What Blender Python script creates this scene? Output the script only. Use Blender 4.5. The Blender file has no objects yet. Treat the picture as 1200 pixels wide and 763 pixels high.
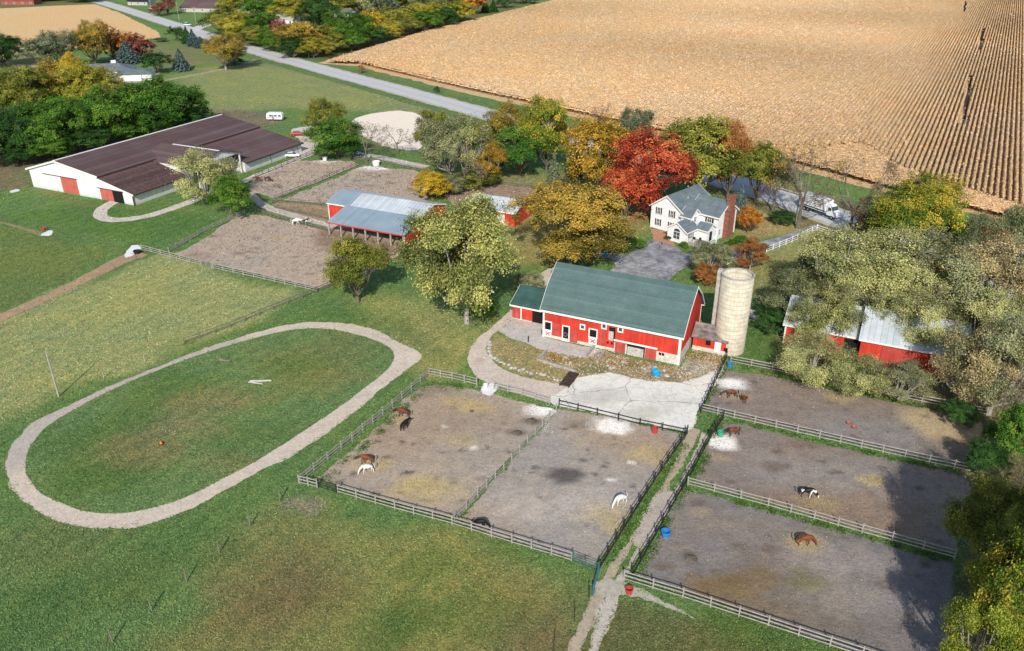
import bpy, bmesh, math, random
import numpy as np
from mathutils import Vector, Matrix, noise as mnoise
from mathutils.geometry import delaunay_2d_cdt
R = math.radians
scene = bpy.context.scene
COL = scene.collection
random.seed(5)

# ------------------------------------------------------------------ survey: photo measurements -> ground metres
F_, CX, CY, TH, H = 960.0, 600.0, 381.5, R(26.6), 64.0
ct, st = math.cos(TH), math.sin(TH)
def G(x, y, z=0.0):
    dx = (x-CX)/F_; dy = -(y-CY)/F_
    d = (dx, ct+dy*st, -st+dy*ct)
    t = (z-H)/d[2]
    return (d[0]*t, d[1]*t)
def J(X, Y, Z=0.0):
    Z = Z-H
    dep = Y*ct-Z*st; u = Y*st+Z*ct
    return (CX+F_*X/dep, CY-F_*u/dep)
def mpp(x, y):                       # metres per photo pixel on the ground (across the view)
    return abs(G(x+1, y)[0]-G(x, y)[0])
def height_of(bx, by, ty):
    X, Y = G(bx, by); lo, hi = 0, 60
    for i in range(40):
        m = (lo+hi)/2
        if J(X, Y, m)[1] > ty: lo = m
        else: hi = m
    return m

# ------------------------------------------------------------------ camera, light, sky
cam = bpy.data.cameras.new("camera"); co = bpy.data.objects.new("camera", cam); COL.objects.link(co)
co.location = (0, 0, H); co.rotation_euler = (math.pi/2-TH, 0, 0)
cam.sensor_width = 36; cam.lens = F_/1200*36; cam.clip_end = 6000; cam.clip_start = 1
scene.camera = co
EL, AZ = R(34), R(4.5)
sun = bpy.data.lights.new("sun", 'SUN'); so = bpy.data.objects.new("sun", sun); COL.objects.link(so)
sun.energy = 5.0; sun.angle = R(0.5); sun.color = (1.0, 0.94, 0.84)
so.rotation_euler = Vector((math.sin(AZ)*math.cos(EL), math.cos(AZ)*math.cos(EL), -math.sin(EL))).to_track_quat('-Z', 'Y').to_euler()
w = bpy.data.worlds.new("World"); scene.world = w; w.use_nodes = True
nt = w.node_tree; nt.nodes.clear()
sky = nt.nodes.new('ShaderNodeTexSky'); sky.sky_type = 'NISHITA'; sky.sun_disc = False
sky.sun_elevation = EL; sky.sun_rotation = math.pi+AZ
bg = nt.nodes.new('ShaderNodeBackground'); bg.inputs[1].default_value = 0.15
ou = nt.nodes.new('ShaderNodeOutputWorld')
nt.links.new(sky.outputs[0], bg.inputs[0]); nt.links.new(bg.outputs[0], ou.inputs[0])
scene.view_settings.view_transform = 'Standard'; scene.view_settings.look = 'None'; scene.view_settings.exposure = 0

# ------------------------------------------------------------------ materials
class NT:
    def __init__(s, name):
        s.m = bpy.data.materials.new(name); s.m.use_nodes = True
        s.t = s.m.node_tree; s.b = s.t.nodes['Principled BSDF']
        s.b.inputs['Specular IOR Level'].default_value = 0.2
    def n(s, typ, **kw):
        nd = s.t.nodes.new(typ)
        for k, v in kw.items(): setattr(nd, k, v)
        return nd
    def l(s, a, b): s.t.links.new(a, b)
    def val(s, sock, v):
        if isinstance(v, (int, float, tuple)): sock.default_value = v
        else: s.l(v, sock)
    def noise(s, vec, scale, detail=4, rough=0.6):
        nd = s.n('ShaderNodeTexNoise'); s.l(vec, nd.inputs['Vector'])
        nd.inputs['Scale'].default_value = scale; nd.inputs['Detail'].default_value = detail; nd.inputs['Roughness'].default_value = rough
        return nd.outputs['Fac']
    def mr(s, v, a, b, c, d):
        nd = s.n('ShaderNodeMapRange'); s.l(v, nd.inputs[0])
        for i, q in enumerate((a, b, c, d)): nd.inputs[i+1].default_value = q
        return nd.outputs[0]
    def mix(s, f, a, b, mode='MIX'):
        nd = s.n('ShaderNodeMix', data_type='RGBA', blend_type=mode)
        s.val(nd.inputs[0], f)
        for q, v in ((6, a), (7, b)):
            if isinstance(v, tuple): v = tuple(v)+(1,) if len(v) == 3 else v
            s.val(nd.inputs[q], v)
        return nd.outputs[2]
    def math(s, op, a, b=0.0):
        nd = s.n('ShaderNodeMath', operation=op); s.val(nd.inputs[0], a); s.val(nd.inputs[1], b); return nd.outputs[0]
    def gray(s, v):
        nd = s.n('ShaderNodeCombineColor')
        for i in range(3): s.l(v, nd.inputs[i])
        return nd.outputs[0]
    def bump(s, h, strength, dist):
        nd = s.n('ShaderNodeBump'); s.l(h, nd.inputs['Height']); nd.inputs['Strength'].default_value = strength; nd.inputs['Distance'].default_value = dist
        s.l(nd.outputs[0], s.b.inputs['Normal'])
def pos(s): return s.n('ShaderNodeNewGeometry').outputs['Position']
def objc(s): return s.n('ShaderNodeTexCoord').outputs['Object']
def simple(name, col, rough=0.6, var=0.25, scale=1.5, stripe=None, bump=0.0, metal=0.0, spec=0.2, col2=None, fine=12.0):
    """painted / weathered surface: base colour, blotches, fine grain, optional ribs (axis, spacing, depth)"""
    s = NT(name); v = objc(s)
    a = s.noise(v, scale, 5); f = s.noise(v, fine, 3)
    c2 = col2 or tuple(c*(1-var*1.6) for c in col)
    c = s.mix(s.mr(a, .35, .7, 0, 1), col, c2)
    g = s.mr(f, .25, .75, 1-var*.7, 1+var*.7)
    c = s.mix(1.0, c, s.gray(g), 'MULTIPLY')
    h = f
    if stripe and stripe[0] == 'XY':
        mp = s.n('ShaderNodeMapping'); s.l(v, mp.inputs['Vector']); mp.inputs['Scale'].default_value = (2.2, 2.2, .22)
        stn = s.noise(mp.outputs[0], 1.0, 5, .7); c = s.mix(s.mr(stn, .48, .72, 0, .5), c, tuple(x*.55+.02 for x in col)); c = s.mix(s.mr(stn, .45, .28, 0, .35), c, tuple(min(1, x*1.15+.05) for x in col))
        sz = s.n('ShaderNodeSeparateXYZ'); s.l(v, sz.inputs[0]); c = s.mix(s.mr(sz.outputs[2], 0, 1.1, .35, 0), c, (.20, .16, .13))
    if stripe:
        ax, sp, dep = stripe
        sx = s.n('ShaderNodeSeparateXYZ'); s.l(v, sx.inputs[0])
        if ax == 'XY': q = s.math('ADD', sx.outputs[0], sx.outputs[1])
        else: q = sx.outputs['XYZ'.index(ax)]
        fr = s.math('FRACT', s.math('DIVIDE', q, sp))
        ln = s.math('LESS_THAN', fr, 0.16)
        c = s.mix(s.math('MULTIPLY', ln, dep), c, tuple(x*.35 for x in col))
        # board to board variation
        bd = s.n('ShaderNodeTexWhiteNoise', noise_dimensions='1D'); s.l(s.math('FLOOR', s.math('DIVIDE', q, sp)), bd.inputs['W'])
        c = s.mix(1.0, c, s.gray(s.mr(bd.outputs[0], 0, 1, 1-var*.6, 1+var*.35)), 'MULTIPLY')
    s.l(c, s.b.inputs['Base Color']); s.b.inputs['Roughness'].default_value = rough
    s.b.inputs['Metallic'].default_value = metal; s.b.inputs['Specular IOR Level'].default_value = spec
    if bump: s.bump(h, .6, bump)
    return s.m
M = {}
M['red'] = simple('red_barn_siding', (.64, .052, .03), .7, .25, .35, ('XY', .38, .45))
M['red_door'] = simple('faded_red_paint', (.52, .075, .06), .6, .22, .8, ('XY', .5, .25))
M['salmon'] = simple('faded_red_metal', (.52, .13, .10), .5, .15, .8, ('XY', .4, .3))
M['white'] = simple('white_paint', (.74, .74, .72), .5, .07, 1.2)
M['white_metal'] = simple('white_metal_siding', (.70, .73, .74), .45, .07, .35, ('XY', .75, .22), spec=.4)
M['clapboard'] = simple('white_clapboard', (.78, .79, .80), .5, .06, .8, ('Z', .28, .35))
M['trim'] = simple('white_trim', (.78, .76, .72), .5, .1, 2)
M['found'] = simple('whitewashed_stone', (.60, .57, .50), .9, .22, 1.2, bump=.03, fine=4)
M['green_roof'] = simple('green_shingles', (.072, .124, .120), .85, .3, .35, ('Z', .28, .22), bump=.02, col2=(.10, .155, .155), fine=5)
M['green_roof_dark'] = simple('dark_green_shingles', (.045, .11, .105), .85, .22, .5, ('Z', .28, .22), bump=.02, fine=5)
M['brown_roof'] = simple('brown_shingles', (.105, .062, .062), .85, .3, .12, ('Z', .35, .3), bump=.02, col2=(.125, .090, .092), fine=2.5)
M['brown_roof2'] = simple('patchy_brown_shingles', (.070, .042, .045), .85, .5, 1.3, ('Z', .35, .3), bump=.02, col2=(.13, .078, .068), fine=3)
M['grey_roof'] = simple('grey_shingles', (.15, .19, .215), .85, .2, .6, ('Z', .2, .25), bump=.02, fine=5)
M['metal_blue'] = simple('blue_grey_metal_roof', (.26, .34, .40), .42, .12, .25, ('X', .9, .3), spec=.5)
M['metal_light'] = simple('galvanised_metal_roof', (.52, .57, .60), .4, .16, .3, ('X', .9, .3), spec=.5)
M['wood_shake'] = simple('grey_wood_shakes', (.24, .21, .20), .9, .4, 1.5, ('Z', .25, .3), bump=.03, fine=6)
M['brick'] = simple('red_brick', (.33, .13, .095), .9, .35, 1.5, ('Z', .15, .35), bump=.01, fine=6)
M['grey_board'] = simple('weathered_board', (.36, .34, .31), .8, .25, 1.5, bump=.01)
M['grey_board_dark'] = simple('weathered_board_dark', (.20, .18, .155), .85, .3, 1.5)
M['black_board'] = simple('black_painted_board', (.035, .033, .035), .6, .3, 1.5)
M['vinyl'] = simple('white_vinyl_fence', (.78, .79, .78), .4, .06, 2)
M['dark_wood'] = simple('creosoted_wood', (.07, .05, .04), .85, .3, 2)
M['pole_wood'] = simple('silvered_pole_wood', (.40, .37, .33), .85, .25, 2)
M['dark'] = simple('painted_interior_shade', (.012, .011, .012), .95, .2, 2)  # near-black colour on flat panels, painting the shade inside openings
M['shutter'] = simple('black_shutters', (.02, .024, .035), .6, .1, 2)
M['blue'] = simple('blue_plastic', (.03, .20, .52), .4, .15, 3, spec=.5)
M['cyan'] = simple('bright_blue_plastic', (.02, .36, .62), .4, .15, 3, spec=.5)
M['redp'] = simple('red_plastic', (.42, .06, .04), .4, .15, 3, spec=.5)
M['greenp'] = simple('green_plastic', (.05, .34, .22), .45, .15, 3, spec=.4)
M['green_gate'] = simple('green_pipe_paint', (.04, .14, .12), .5, .15, 3, spec=.4)
M['blue_gate'] = simple('blue_pipe_paint', (.05, .15, .26), .5, .15, 3, spec=.4)
M['blackp'] = simple('black_rubber', (.02, .02, .022), .6, .2, 3)
M['orange'] = simple('orange_plastic', (.60, .20, .04), .5, .15, 3)
M['paint_red'] = simple('red_car_paint', (.42, .015, .02), .25, .05, 3, spec=.6)
M['paint_white'] = simple('white_car_paint', (.75, .77, .80), .28, .05, 3, spec=.6)
M['paint_blue'] = simple('dark_blue_car_paint', (.03, .05, .12), .25, .05, 3, spec=.6)
M['chrome'] = simple('dull_metal', (.45, .46, .47), .35, .1, 3, spec=.5, metal=.7)
M['tyre'] = simple('tyre_rubber', (.02, .02, .02), .8, .1, 3)
M['bark'] = simple('bark', (.17, .14, .11), .95, .35, 2.5, bump=.03)
M['bark_pale'] = simple('pale_bark', (.36, .33, .29), .95, .3, 2.5, bump=.03)
M['stone'] = simple('pale_stone', (.50, .48, .44), .95, .3, 3, bump=.03)
M['conc'] = simple('old_concrete', (.42, .41, .38), .95, .25, 1.5, bump=.02)
M['tarp'] = simple('white_lime_bag', (.72, .73, .74), .7, .15, 2)
g_ = NT('window_glass'); g_.b.inputs['Base Color'].default_value = (.05, .065, .08, 1); g_.b.inputs['Roughness'].default_value = .08; g_.b.inputs['Specular IOR Level'].default_value = .7; M['glass'] = g_.m
# silo staves: cream concrete with steel hoops and stave joints
def silo_mat():
    s = NT('cream_silo_staves'); v = objc(s)
    sx = s.n('ShaderNodeSeparateXYZ'); s.l(v, sx.inputs[0])
    ang = s.math('ARCTAN2', sx.outputs[1], sx.outputs[0])
    hoop = s.math('LESS_THAN', s.math('FRACT', s.math('DIVIDE', sx.outputs[2], .74)), .13)
    joint = s.math('LESS_THAN', s.math('FRACT', s.math('MULTIPLY', ang, 4.77)), .09)
    c = s.mix(s.mr(s.noise(v, .9, 5), .35, .7, 0, 1), (.58, .54, .44), (.38, .34, .26))
    c = s.mix(s.math('MULTIPLY', joint, .35), c, (.22, .19, .15))
    c = s.mix(s.math('MULTIPLY', hoop, .6), c, (.24, .20, .15))
    s.l(c, s.b.inputs['Base Color']); s.b.inputs['Roughness'].default_value = .9
    return s.m
M['silo'] = silo_mat()

def ground_mat(name, speck=.35, big=.2, bump=.12, warm=(1.25, 1.12, .8), cool=(.72, .86, .72), fine=5.0, stripes=0.0, rough=.95, cracks=None, blot=1.0, gain=1.0, straw=None):
    """ground surface: vertex colour 'tint' times several octaves of world-space variation"""
    s = NT(name); p = pos(s)
    at = s.n('ShaderNodeAttribute', attribute_name='tint')
    a = s.noise(p, .06*blot, 4, .6); b = s.noise(p, .55*blot, 5, .7); f = s.noise(p, fine, 3, .75); f2 = s.noise(p, 1.9*blot, 4, .75)
    c = at.outputs['Color']
    c = s.mix(s.mr(a, .4, .62, 0, big*1.6), c, s.mix(1.0, c, warm, 'MULTIPLY'))
    c = s.mix(s.mr(b, .46, .66, 0, .9), c, s.mix(1.0, c, cool, 'MULTIPLY'))
    c = s.mix(s.mr(b, .5, .30, 0, .8), c, s.mix(1.0, c, warm, 'MULTIPLY'))
    c = s.mix(1.0, c, s.gray(s.mr(f2, .3, .7, 1-speck*.8, 1+speck*.8)), 'MULTIPLY')
    c = s.mix(1.0, c, s.gray(s.mr(f, .3, .7, 1-speck, 1+speck)), 'MULTIPLY')
    if straw:
        s1 = s.noise(p, 2.6, 4, .8); s2 = s.noise(p, .22, 4, .65)
        k = s.math('MULTIPLY', s.mr(s1, .50, .66, 0, straw[1]), s.mr(s2, .42, .60, .15, 1))
        c = s.mix(k, c, s.mix(1.0, c, straw[0], 'MULTIPLY'))
        s3 = s.noise(p, 1.3, 5, .8)
        c = s.mix(s.mr(s3, .50, .36, 0, .75), c, s.mix(1.0, c, (.48, .62, .5), 'MULTIPLY'))
    if gain != 1.0: c = s.mix(1.0, c, (gain, gain, gain), 'MULTIPLY')
    if stripes:
        sx = s.n('ShaderNodeSeparateXYZ'); s.l(p, sx.inputs[0])
        q = s.math('ADD', s.math('MULTIPLY', sx.outputs[0], .87), s.math('MULTIPLY', sx.outputs[1], -.5))
        q = s.math('ADD', q, s.math('MULTIPLY', a, 7.0))
        wv = s.math('SINE', s.math('MULTIPLY', q, 2.2))
        c = s.mix(1.0, c, s.gray(s.mr(wv, -1, 1, 1-stripes, 1+stripes)), 'MULTIPLY')
    if cracks:
        for sc, wd, col in cracks:
            vo = s.n('ShaderNodeTexVoronoi', feature='DISTANCE_TO_EDGE'); vo.inputs['Scale'].default_value = sc
            ad = s.n('ShaderNodeVectorMath', operation='ADD'); s.l(p, ad.inputs[0])
            nn = s.n('ShaderNodeTexNoise'); nn.inputs['Scale'].default_value = .5; s.l(p, nn.inputs['Vector'])
            s.l(nn.outputs['Color'], ad.inputs[1]); s.l(ad.outputs[0], vo.inputs['Vector'])
            k = s.math('MULTIPLY', s.math('LESS_THAN', vo.outputs['Distance'], wd), s.mr(b, .38, .55, .25, 1))
            c = s.mix(k, c, col)
    s.l(c, s.b.inputs['Base Color']); s.b.inputs['Roughness'].default_value = rough; s.b.inputs['Specular IOR Level'].default_value = .1
    if bump: s.bump(s.math('ADD', f, s.math('MULTIPLY', f2, 1.5)), .9, bump)
    return s.m
M['grass'] = ground_mat('grass_ground', .42, .45, .22, (1.35, 1.16, .95), stripes=.07, gain=1.22, straw=((1.9, 1.65, 1.6), .55))
M['dirt'] = ground_mat('paddock_dirt', .19, .35, .08, (1.2, 1.1, .95), (.84, .81, .77), 4.0, gain=1.22)
M['gravel'] = ground_mat('pale_gravel', .20, .2, .04, (1.08, 1.0, .92), (.85, .83, .8), 6.0)
M['sand'] = ground_mat('arena_sand', .08, .15, .03, (1.06, 1.0, .92), (.93, .92, .9), 4.0)
M['roadm'] = ground_mat('road_surface', .10, .2, .01, (1.05, 1.03, 1.0), (.85, .86, .88), 5.0)
M['asphalt'] = ground_mat('sealed_asphalt', .25, .4, .02, (1.5, 1.5, 1.5), (.5, .5, .53), 4.0, cracks=[(.2, .007, (.05, .05, .055))], blot=.7, gain=1.15)
M['slab'] = ground_mat('cracked_concrete_yard', .12, .25, .03, (1.05, 1.02, .95), (.82, .82, .8), 5.0, cracks=[(.10, .005, (.24, .21, .14)), (.27, .004, (.38, .34, .27))])
M['rubble'] = ground_mat('weedy_rubble', .45, .4, .2, (1.5, 1.35, 1.15), (.55, .6, .42), 2.2)
M['cornm'] = ground_mat('ripe_corn', .34, .45, .3, (1.05, .93, .80), (.90, .98, 1.06), 2.4, blot=.42)
M['marking'] = simple('yellow_road_paint', (.55, .42, .10), .7, .2, 2)
M['marking_w'] = simple('white_road_paint', (.70, .70, .68), .7, .2, 2)

# ------------------------------------------------------------------ object helpers
def tag(o, label=None, cat=None, group=None, kind=None):
    if label: o['label'] = label
    if cat: o['category'] = cat
    if group: o['group'] = group
    if kind: o['kind'] = kind
    return o
def empty(name, loc, rz=0, label=None, cat=None, group=None):
    o = bpy.data.objects.new(name, None); COL.objects.link(o)
    o.location = (loc[0], loc[1], loc[2] if len(loc) > 2 else 0); o.rotation_euler = (0, 0, rz); o.empty_display_size = .3
    return tag(o, label, cat, group)
def link(name, me, parent=None, mat=None, override=False):
    o = bpy.data.objects.new(name, me); COL.objects.link(o)
    if parent: o.parent = parent
    if mat is not None:
        if override:
            if not me.materials: me.materials.append(mat)
            o.material_slots[0].link = 'OBJECT'; o.material_slots[0].material = mat
        else: me.materials.append(mat)
    return o
class MB:
    def __init__(s): s.v = []; s.f = []
    def add(s, vs, fs):
        b = len(s.v); s.v += [tuple(q) for q in vs]; s.f += [[i+b for i in f] for f in fs]; return s
    def box(s, x0, x1, y0, y1, z0, z1):
        return s.add([(x0, y0, z0), (x1, y0, z0), (x1, y1, z0), (x0, y1, z0), (x0, y0, z1), (x1, y0, z1), (x1, y1, z1), (x0, y1, z1)],
                     [(0, 3, 2, 1), (4, 5, 6, 7), (0, 1, 5, 4), (1, 2, 6, 5), (2, 3, 7, 6), (3, 0, 4, 7)])
    def tube(s, a, b, r0, r1=None, n=6):
        r1 = r0 if r1 is None else r1; a = Vector(a); b = Vector(b); d = (b-a)
        if d.length < 1e-6: return s
        d.normalize(); x = d.orthogonal().normalized(); y = d.cross(x)
        vs = [a+(x*math.cos(t)+y*math.sin(t))*r0 for t in [2*math.pi*i/n for i in range(n)]]+[b+(x*math.cos(t)+y*math.sin(t))*r1 for t in [2*math.pi*i/n for i in range(n)]]
        fs = [(i, (i+1) % n, n+(i+1) % n, n+i) for i in range(n)]+[tuple(range(n-1, -1, -1)), tuple(range(n, 2*n))]
        return s.add(vs, fs)
    def bar(s, a, b, wy, wz):          # rectangular beam between two points, wz vertical size
        a = Vector(a); b = Vector(b); d = (b-a).normalized(); sd = Vector((-d.y, d.x, 0))
        if sd.length < .01: sd = Vector((1, 0, 0))
        sd.normalize(); up = d.cross(sd); up = up if up.z >= 0 else -up
        vs = []
        for p in (a, b):
            for i, j in ((-1, -1), (1, -1), (1, 1), (-1, 1)): vs.append(p+sd*(wy/2*i)+up*(wz/2*j))
        return s.add(vs, [(3, 2, 1, 0), (4, 5, 6, 7), (0, 1, 5, 4), (1, 2, 6, 5), (2, 3, 7, 6), (3, 0, 4, 7)])
    def prism(s, pts, off):            # closed polygon (3d points) extruded by vector
        n = len(pts); off = Vector(off)
        vs = [Vector(p) for p in pts]+[Vector(p)+off for p in pts]
        return s.add(vs, [tuple(range(n-1, -1, -1)), tuple(range(n, 2*n))]+[(i, (i+1) % n, n+(i+1) % n, n+i) for i in range(n)])
    def lathe(s, prof, n=24, c=(0, 0)):
        vs = []; fs = []
        for r, z in prof:
            for i in range(n): t = 2*math.pi*i/n; vs.append((c[0]+r*math.cos(t), c[1]+r*math.sin(t), z))
        for k in range(len(prof)-1):
            for i in range(n): fs.append((k*n+i, k*n+(i+1) % n, (k+1)*n+(i+1) % n, (k+1)*n+i))
        return s.add(vs, fs)
    def mesh(s, name):
        me = bpy.data.meshes.new(name); me.from_pydata(s.v, [], s.f); me.update()
        bm = bmesh.new(); bm.from_mesh(me); bmesh.ops.recalc_face_normals(bm, faces=bm.faces); bm.to_mesh(me); bm.free()
        return me
    def build(s, name, mat, parent=None): return link(name, s.mesh(name), parent, mat)

# ------------------------------------------------------------------ ground sheets
def sdf(P, poly):
    """signed distance (negative inside) of Nx2 points to polygon"""
    P = np.asarray(P, float); poly = np.asarray(poly, float); n = len(poly)
    d = np.full(len(P), 1e18); ins = np.zeros(len(P), bool)
    for i in range(n):
        a = poly[i]; b = poly[(i+1) % n]; e = b-a; wv = P-a
        t = np.clip((wv@e)/max(e@e, 1e-9), 0, 1); q = wv-t[:, None]*e
        d = np.minimum(d, (q**2).sum(1))
        c = (a[1] > P[:, 1]) != (b[1] > P[:, 1])
        with np.errstate(divide='ignore', invalid='ignore'):
            xi = (b[0]-a[0])*(P[:, 1]-a[1])/(b[1]-a[1] if b[1] != a[1] else 1e-9)+a[0]
        ins ^= c & (P[:, 0] < xi)
    d = np.sqrt(d); return np.where(ins, -d, d)
def nz(x, y, s, seed=0): return mnoise.noise(Vector((x*s+seed*13.7, y*s-seed*7.1, seed*3.3)))
def nzv(P, s, seed=0): return np.array([nz(p[0], p[1], s, seed) for p in P])
def gp(px): return [G(*p) for p in px]
def smoothstep(a, b, x): t = np.clip((x-a)/(b-a), 0, 1); return t*t*(3-2*t)
def paint(P, base, zones, spots=()):
    """zones: (ground polygon, colour, softness m, strength); spots: (px,py,radius m,stretch,colour,strength)"""
    P = np.asarray(P); C = np.tile(np.array(base, float), (len(P), 1))
    w1 = nzv(P, .09, 1)*5; w2 = nzv(P, .3, 2)*1.6; w3 = nzv(P, .9, 3)
    for poly, col, soft, k in zones:
        d = sdf(P, poly)+(w1+w2)*min(1, soft/3)+w3*.4*min(1, soft/2)
        m = (smoothstep(soft, -soft, d)*k)[:, None]
        C = C*(1-m)+np.array(col)*m
    for (px, py, r, stx, col, k) in spots:
        if col is HAY: k *= .7
        if col is WHITE: k *= .88
        c = G(px, py); d = np.sqrt(((P[:, 0]-c[0])/stx)**2+(P[:, 1]-c[1])**2)/r + w2*.25 + w3*.25
        m = (smoothstep(1.25, .45, d)*k)[:, None]
        C = C*(1-m)+np.array(col)*m
    return C
def set_tint(me, C):
    at = me.attributes.new('tint', 'FLOAT_COLOR', 'POINT')
    A = np.ones((len(C), 4), np.float32); A[:, :3] = C; at.data.foreach_set('color', A.ravel())
def ragged(poly, step=.5, amp=.2, seed=0):
    out = []; n = len(poly)
    ar = sum(poly[i][0]*poly[(i+1) % n][1]-poly[(i+1) % n][0]*poly[i][1] for i in range(n))
    sg = 1 if ar > 0 else -1
    for i in range(n):
        a = poly[i]; b = poly[(i+1) % n]; L = math.hypot(b[0]-a[0], b[1]-a[1]); k = max(1, int(L/step))
        nx, ny = (b[1]-a[1])/max(L, 1e-6)*sg, -(b[0]-a[0])/max(L, 1e-6)*sg
        for j in range(k):
            t = j/k; x = a[0]+(b[0]-a[0])*t; y = a[1]+(b[1]-a[1])*t
            o = amp*(nz(x, y, .35, seed+5)*1.6+nz(x, y, 1.3, seed+6)*.9+nz(x, y, 3.1, seed+7)*.5)
            out.append((x+nx*o, y+ny*o))
    return out
def smooth_poly(pts, it=2, closed=True):
    for _ in range(it):
        q = []; n = len(pts)
        for i in range(n if closed else n-1):
            a = pts[i]; b = pts[(i+1) % n]
            q += [(a[0]*.75+b[0]*.25, a[1]*.75+b[1]*.25), (a[0]*.25+b[0]*.75, a[1]*.25+b[1]*.75)]
        if not closed: q = [pts[0]]+q+[pts[-1]]
        pts = q
    return pts
SHEETS = []
def sheet(name, poly, z, mat, base, zones=(), spots=(), grid=1.5, step=.5, amp=.2, zfn=None, seed=0, kind='structure'):
    pl = ragged(poly, step, amp, seed) if amp > 0 else list(poly)
    if name not in ('infield_grass', 'road_verge', 'road_marking', 'lawn_bed'): SHEETS.append((name, [tuple(q) for q in poly]))
    A = np.array(pl); x0, y0 = A.min(0); x1, y1 = A.max(0)
    gx, gy = np.meshgrid(np.arange(x0, x1, grid), np.arange(y0, y1, grid)); Q = np.c_[gx.ravel(), gy.ravel()]
    rr = np.random.RandomState(seed+1); Q = Q+rr.uniform(-.3, .3, Q.shape)*grid
    Q = Q[sdf(Q, A) < -grid*.35]
    pts = [Vector(p) for p in A]+[Vector(p) for p in Q]; nb = len(A)
    vs, es, fs, *_ = delaunay_2d_cdt(pts, [(i, (i+1) % nb) for i in range(nb)], [], 0, 1e-5, False)
    P = np.array([(v.x, v.y) for v in vs])
    fs = np.array([list(f) for f in fs]); fs = fs[sdf(P[fs].mean(1), A) < 0]; fs = fs.tolist()
    Z = zfn(P) if zfn else np.zeros(len(P))
    me = bpy.data.meshes.new(name); me.from_pydata([(p[0], p[1], z+h) for p, h in zip(P, Z)], [], [list(f) for f in fs]); me.update()
    bm = bmesh.new(); bm.from_mesh(me)
    for f in bm.faces:
        if f.normal.z < 0: f.normal_flip()
    bm.to_mesh(me); bm.free()
    set_tint(me, paint(P, base, zones, spots))
    o = link(name, me, None, mat); o['kind'] = kind
    return o
def strip_poly(pts, wd):
    """ground polyline -> band polygon; wd number or list"""
    L = []; Rr = []; n = len(pts)
    for i, p in enumerate(pts):
        a = pts[max(0, i-1)]; b = pts[min(n-1, i+1)]; dx, dy = b[0]-a[0], b[1]-a[1]; l = math.hypot(dx, dy) or 1
        w_ = (wd[min(i, len(wd)-1)] if isinstance(wd, (list, tuple)) else wd)/2
        L.append((p[0]-dy/l*w_, p[1]+dx/l*w_)); Rr.append((p[0]+dy/l*w_, p[1]-dx/l*w_))
    return L+Rr[::-1]

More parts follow.
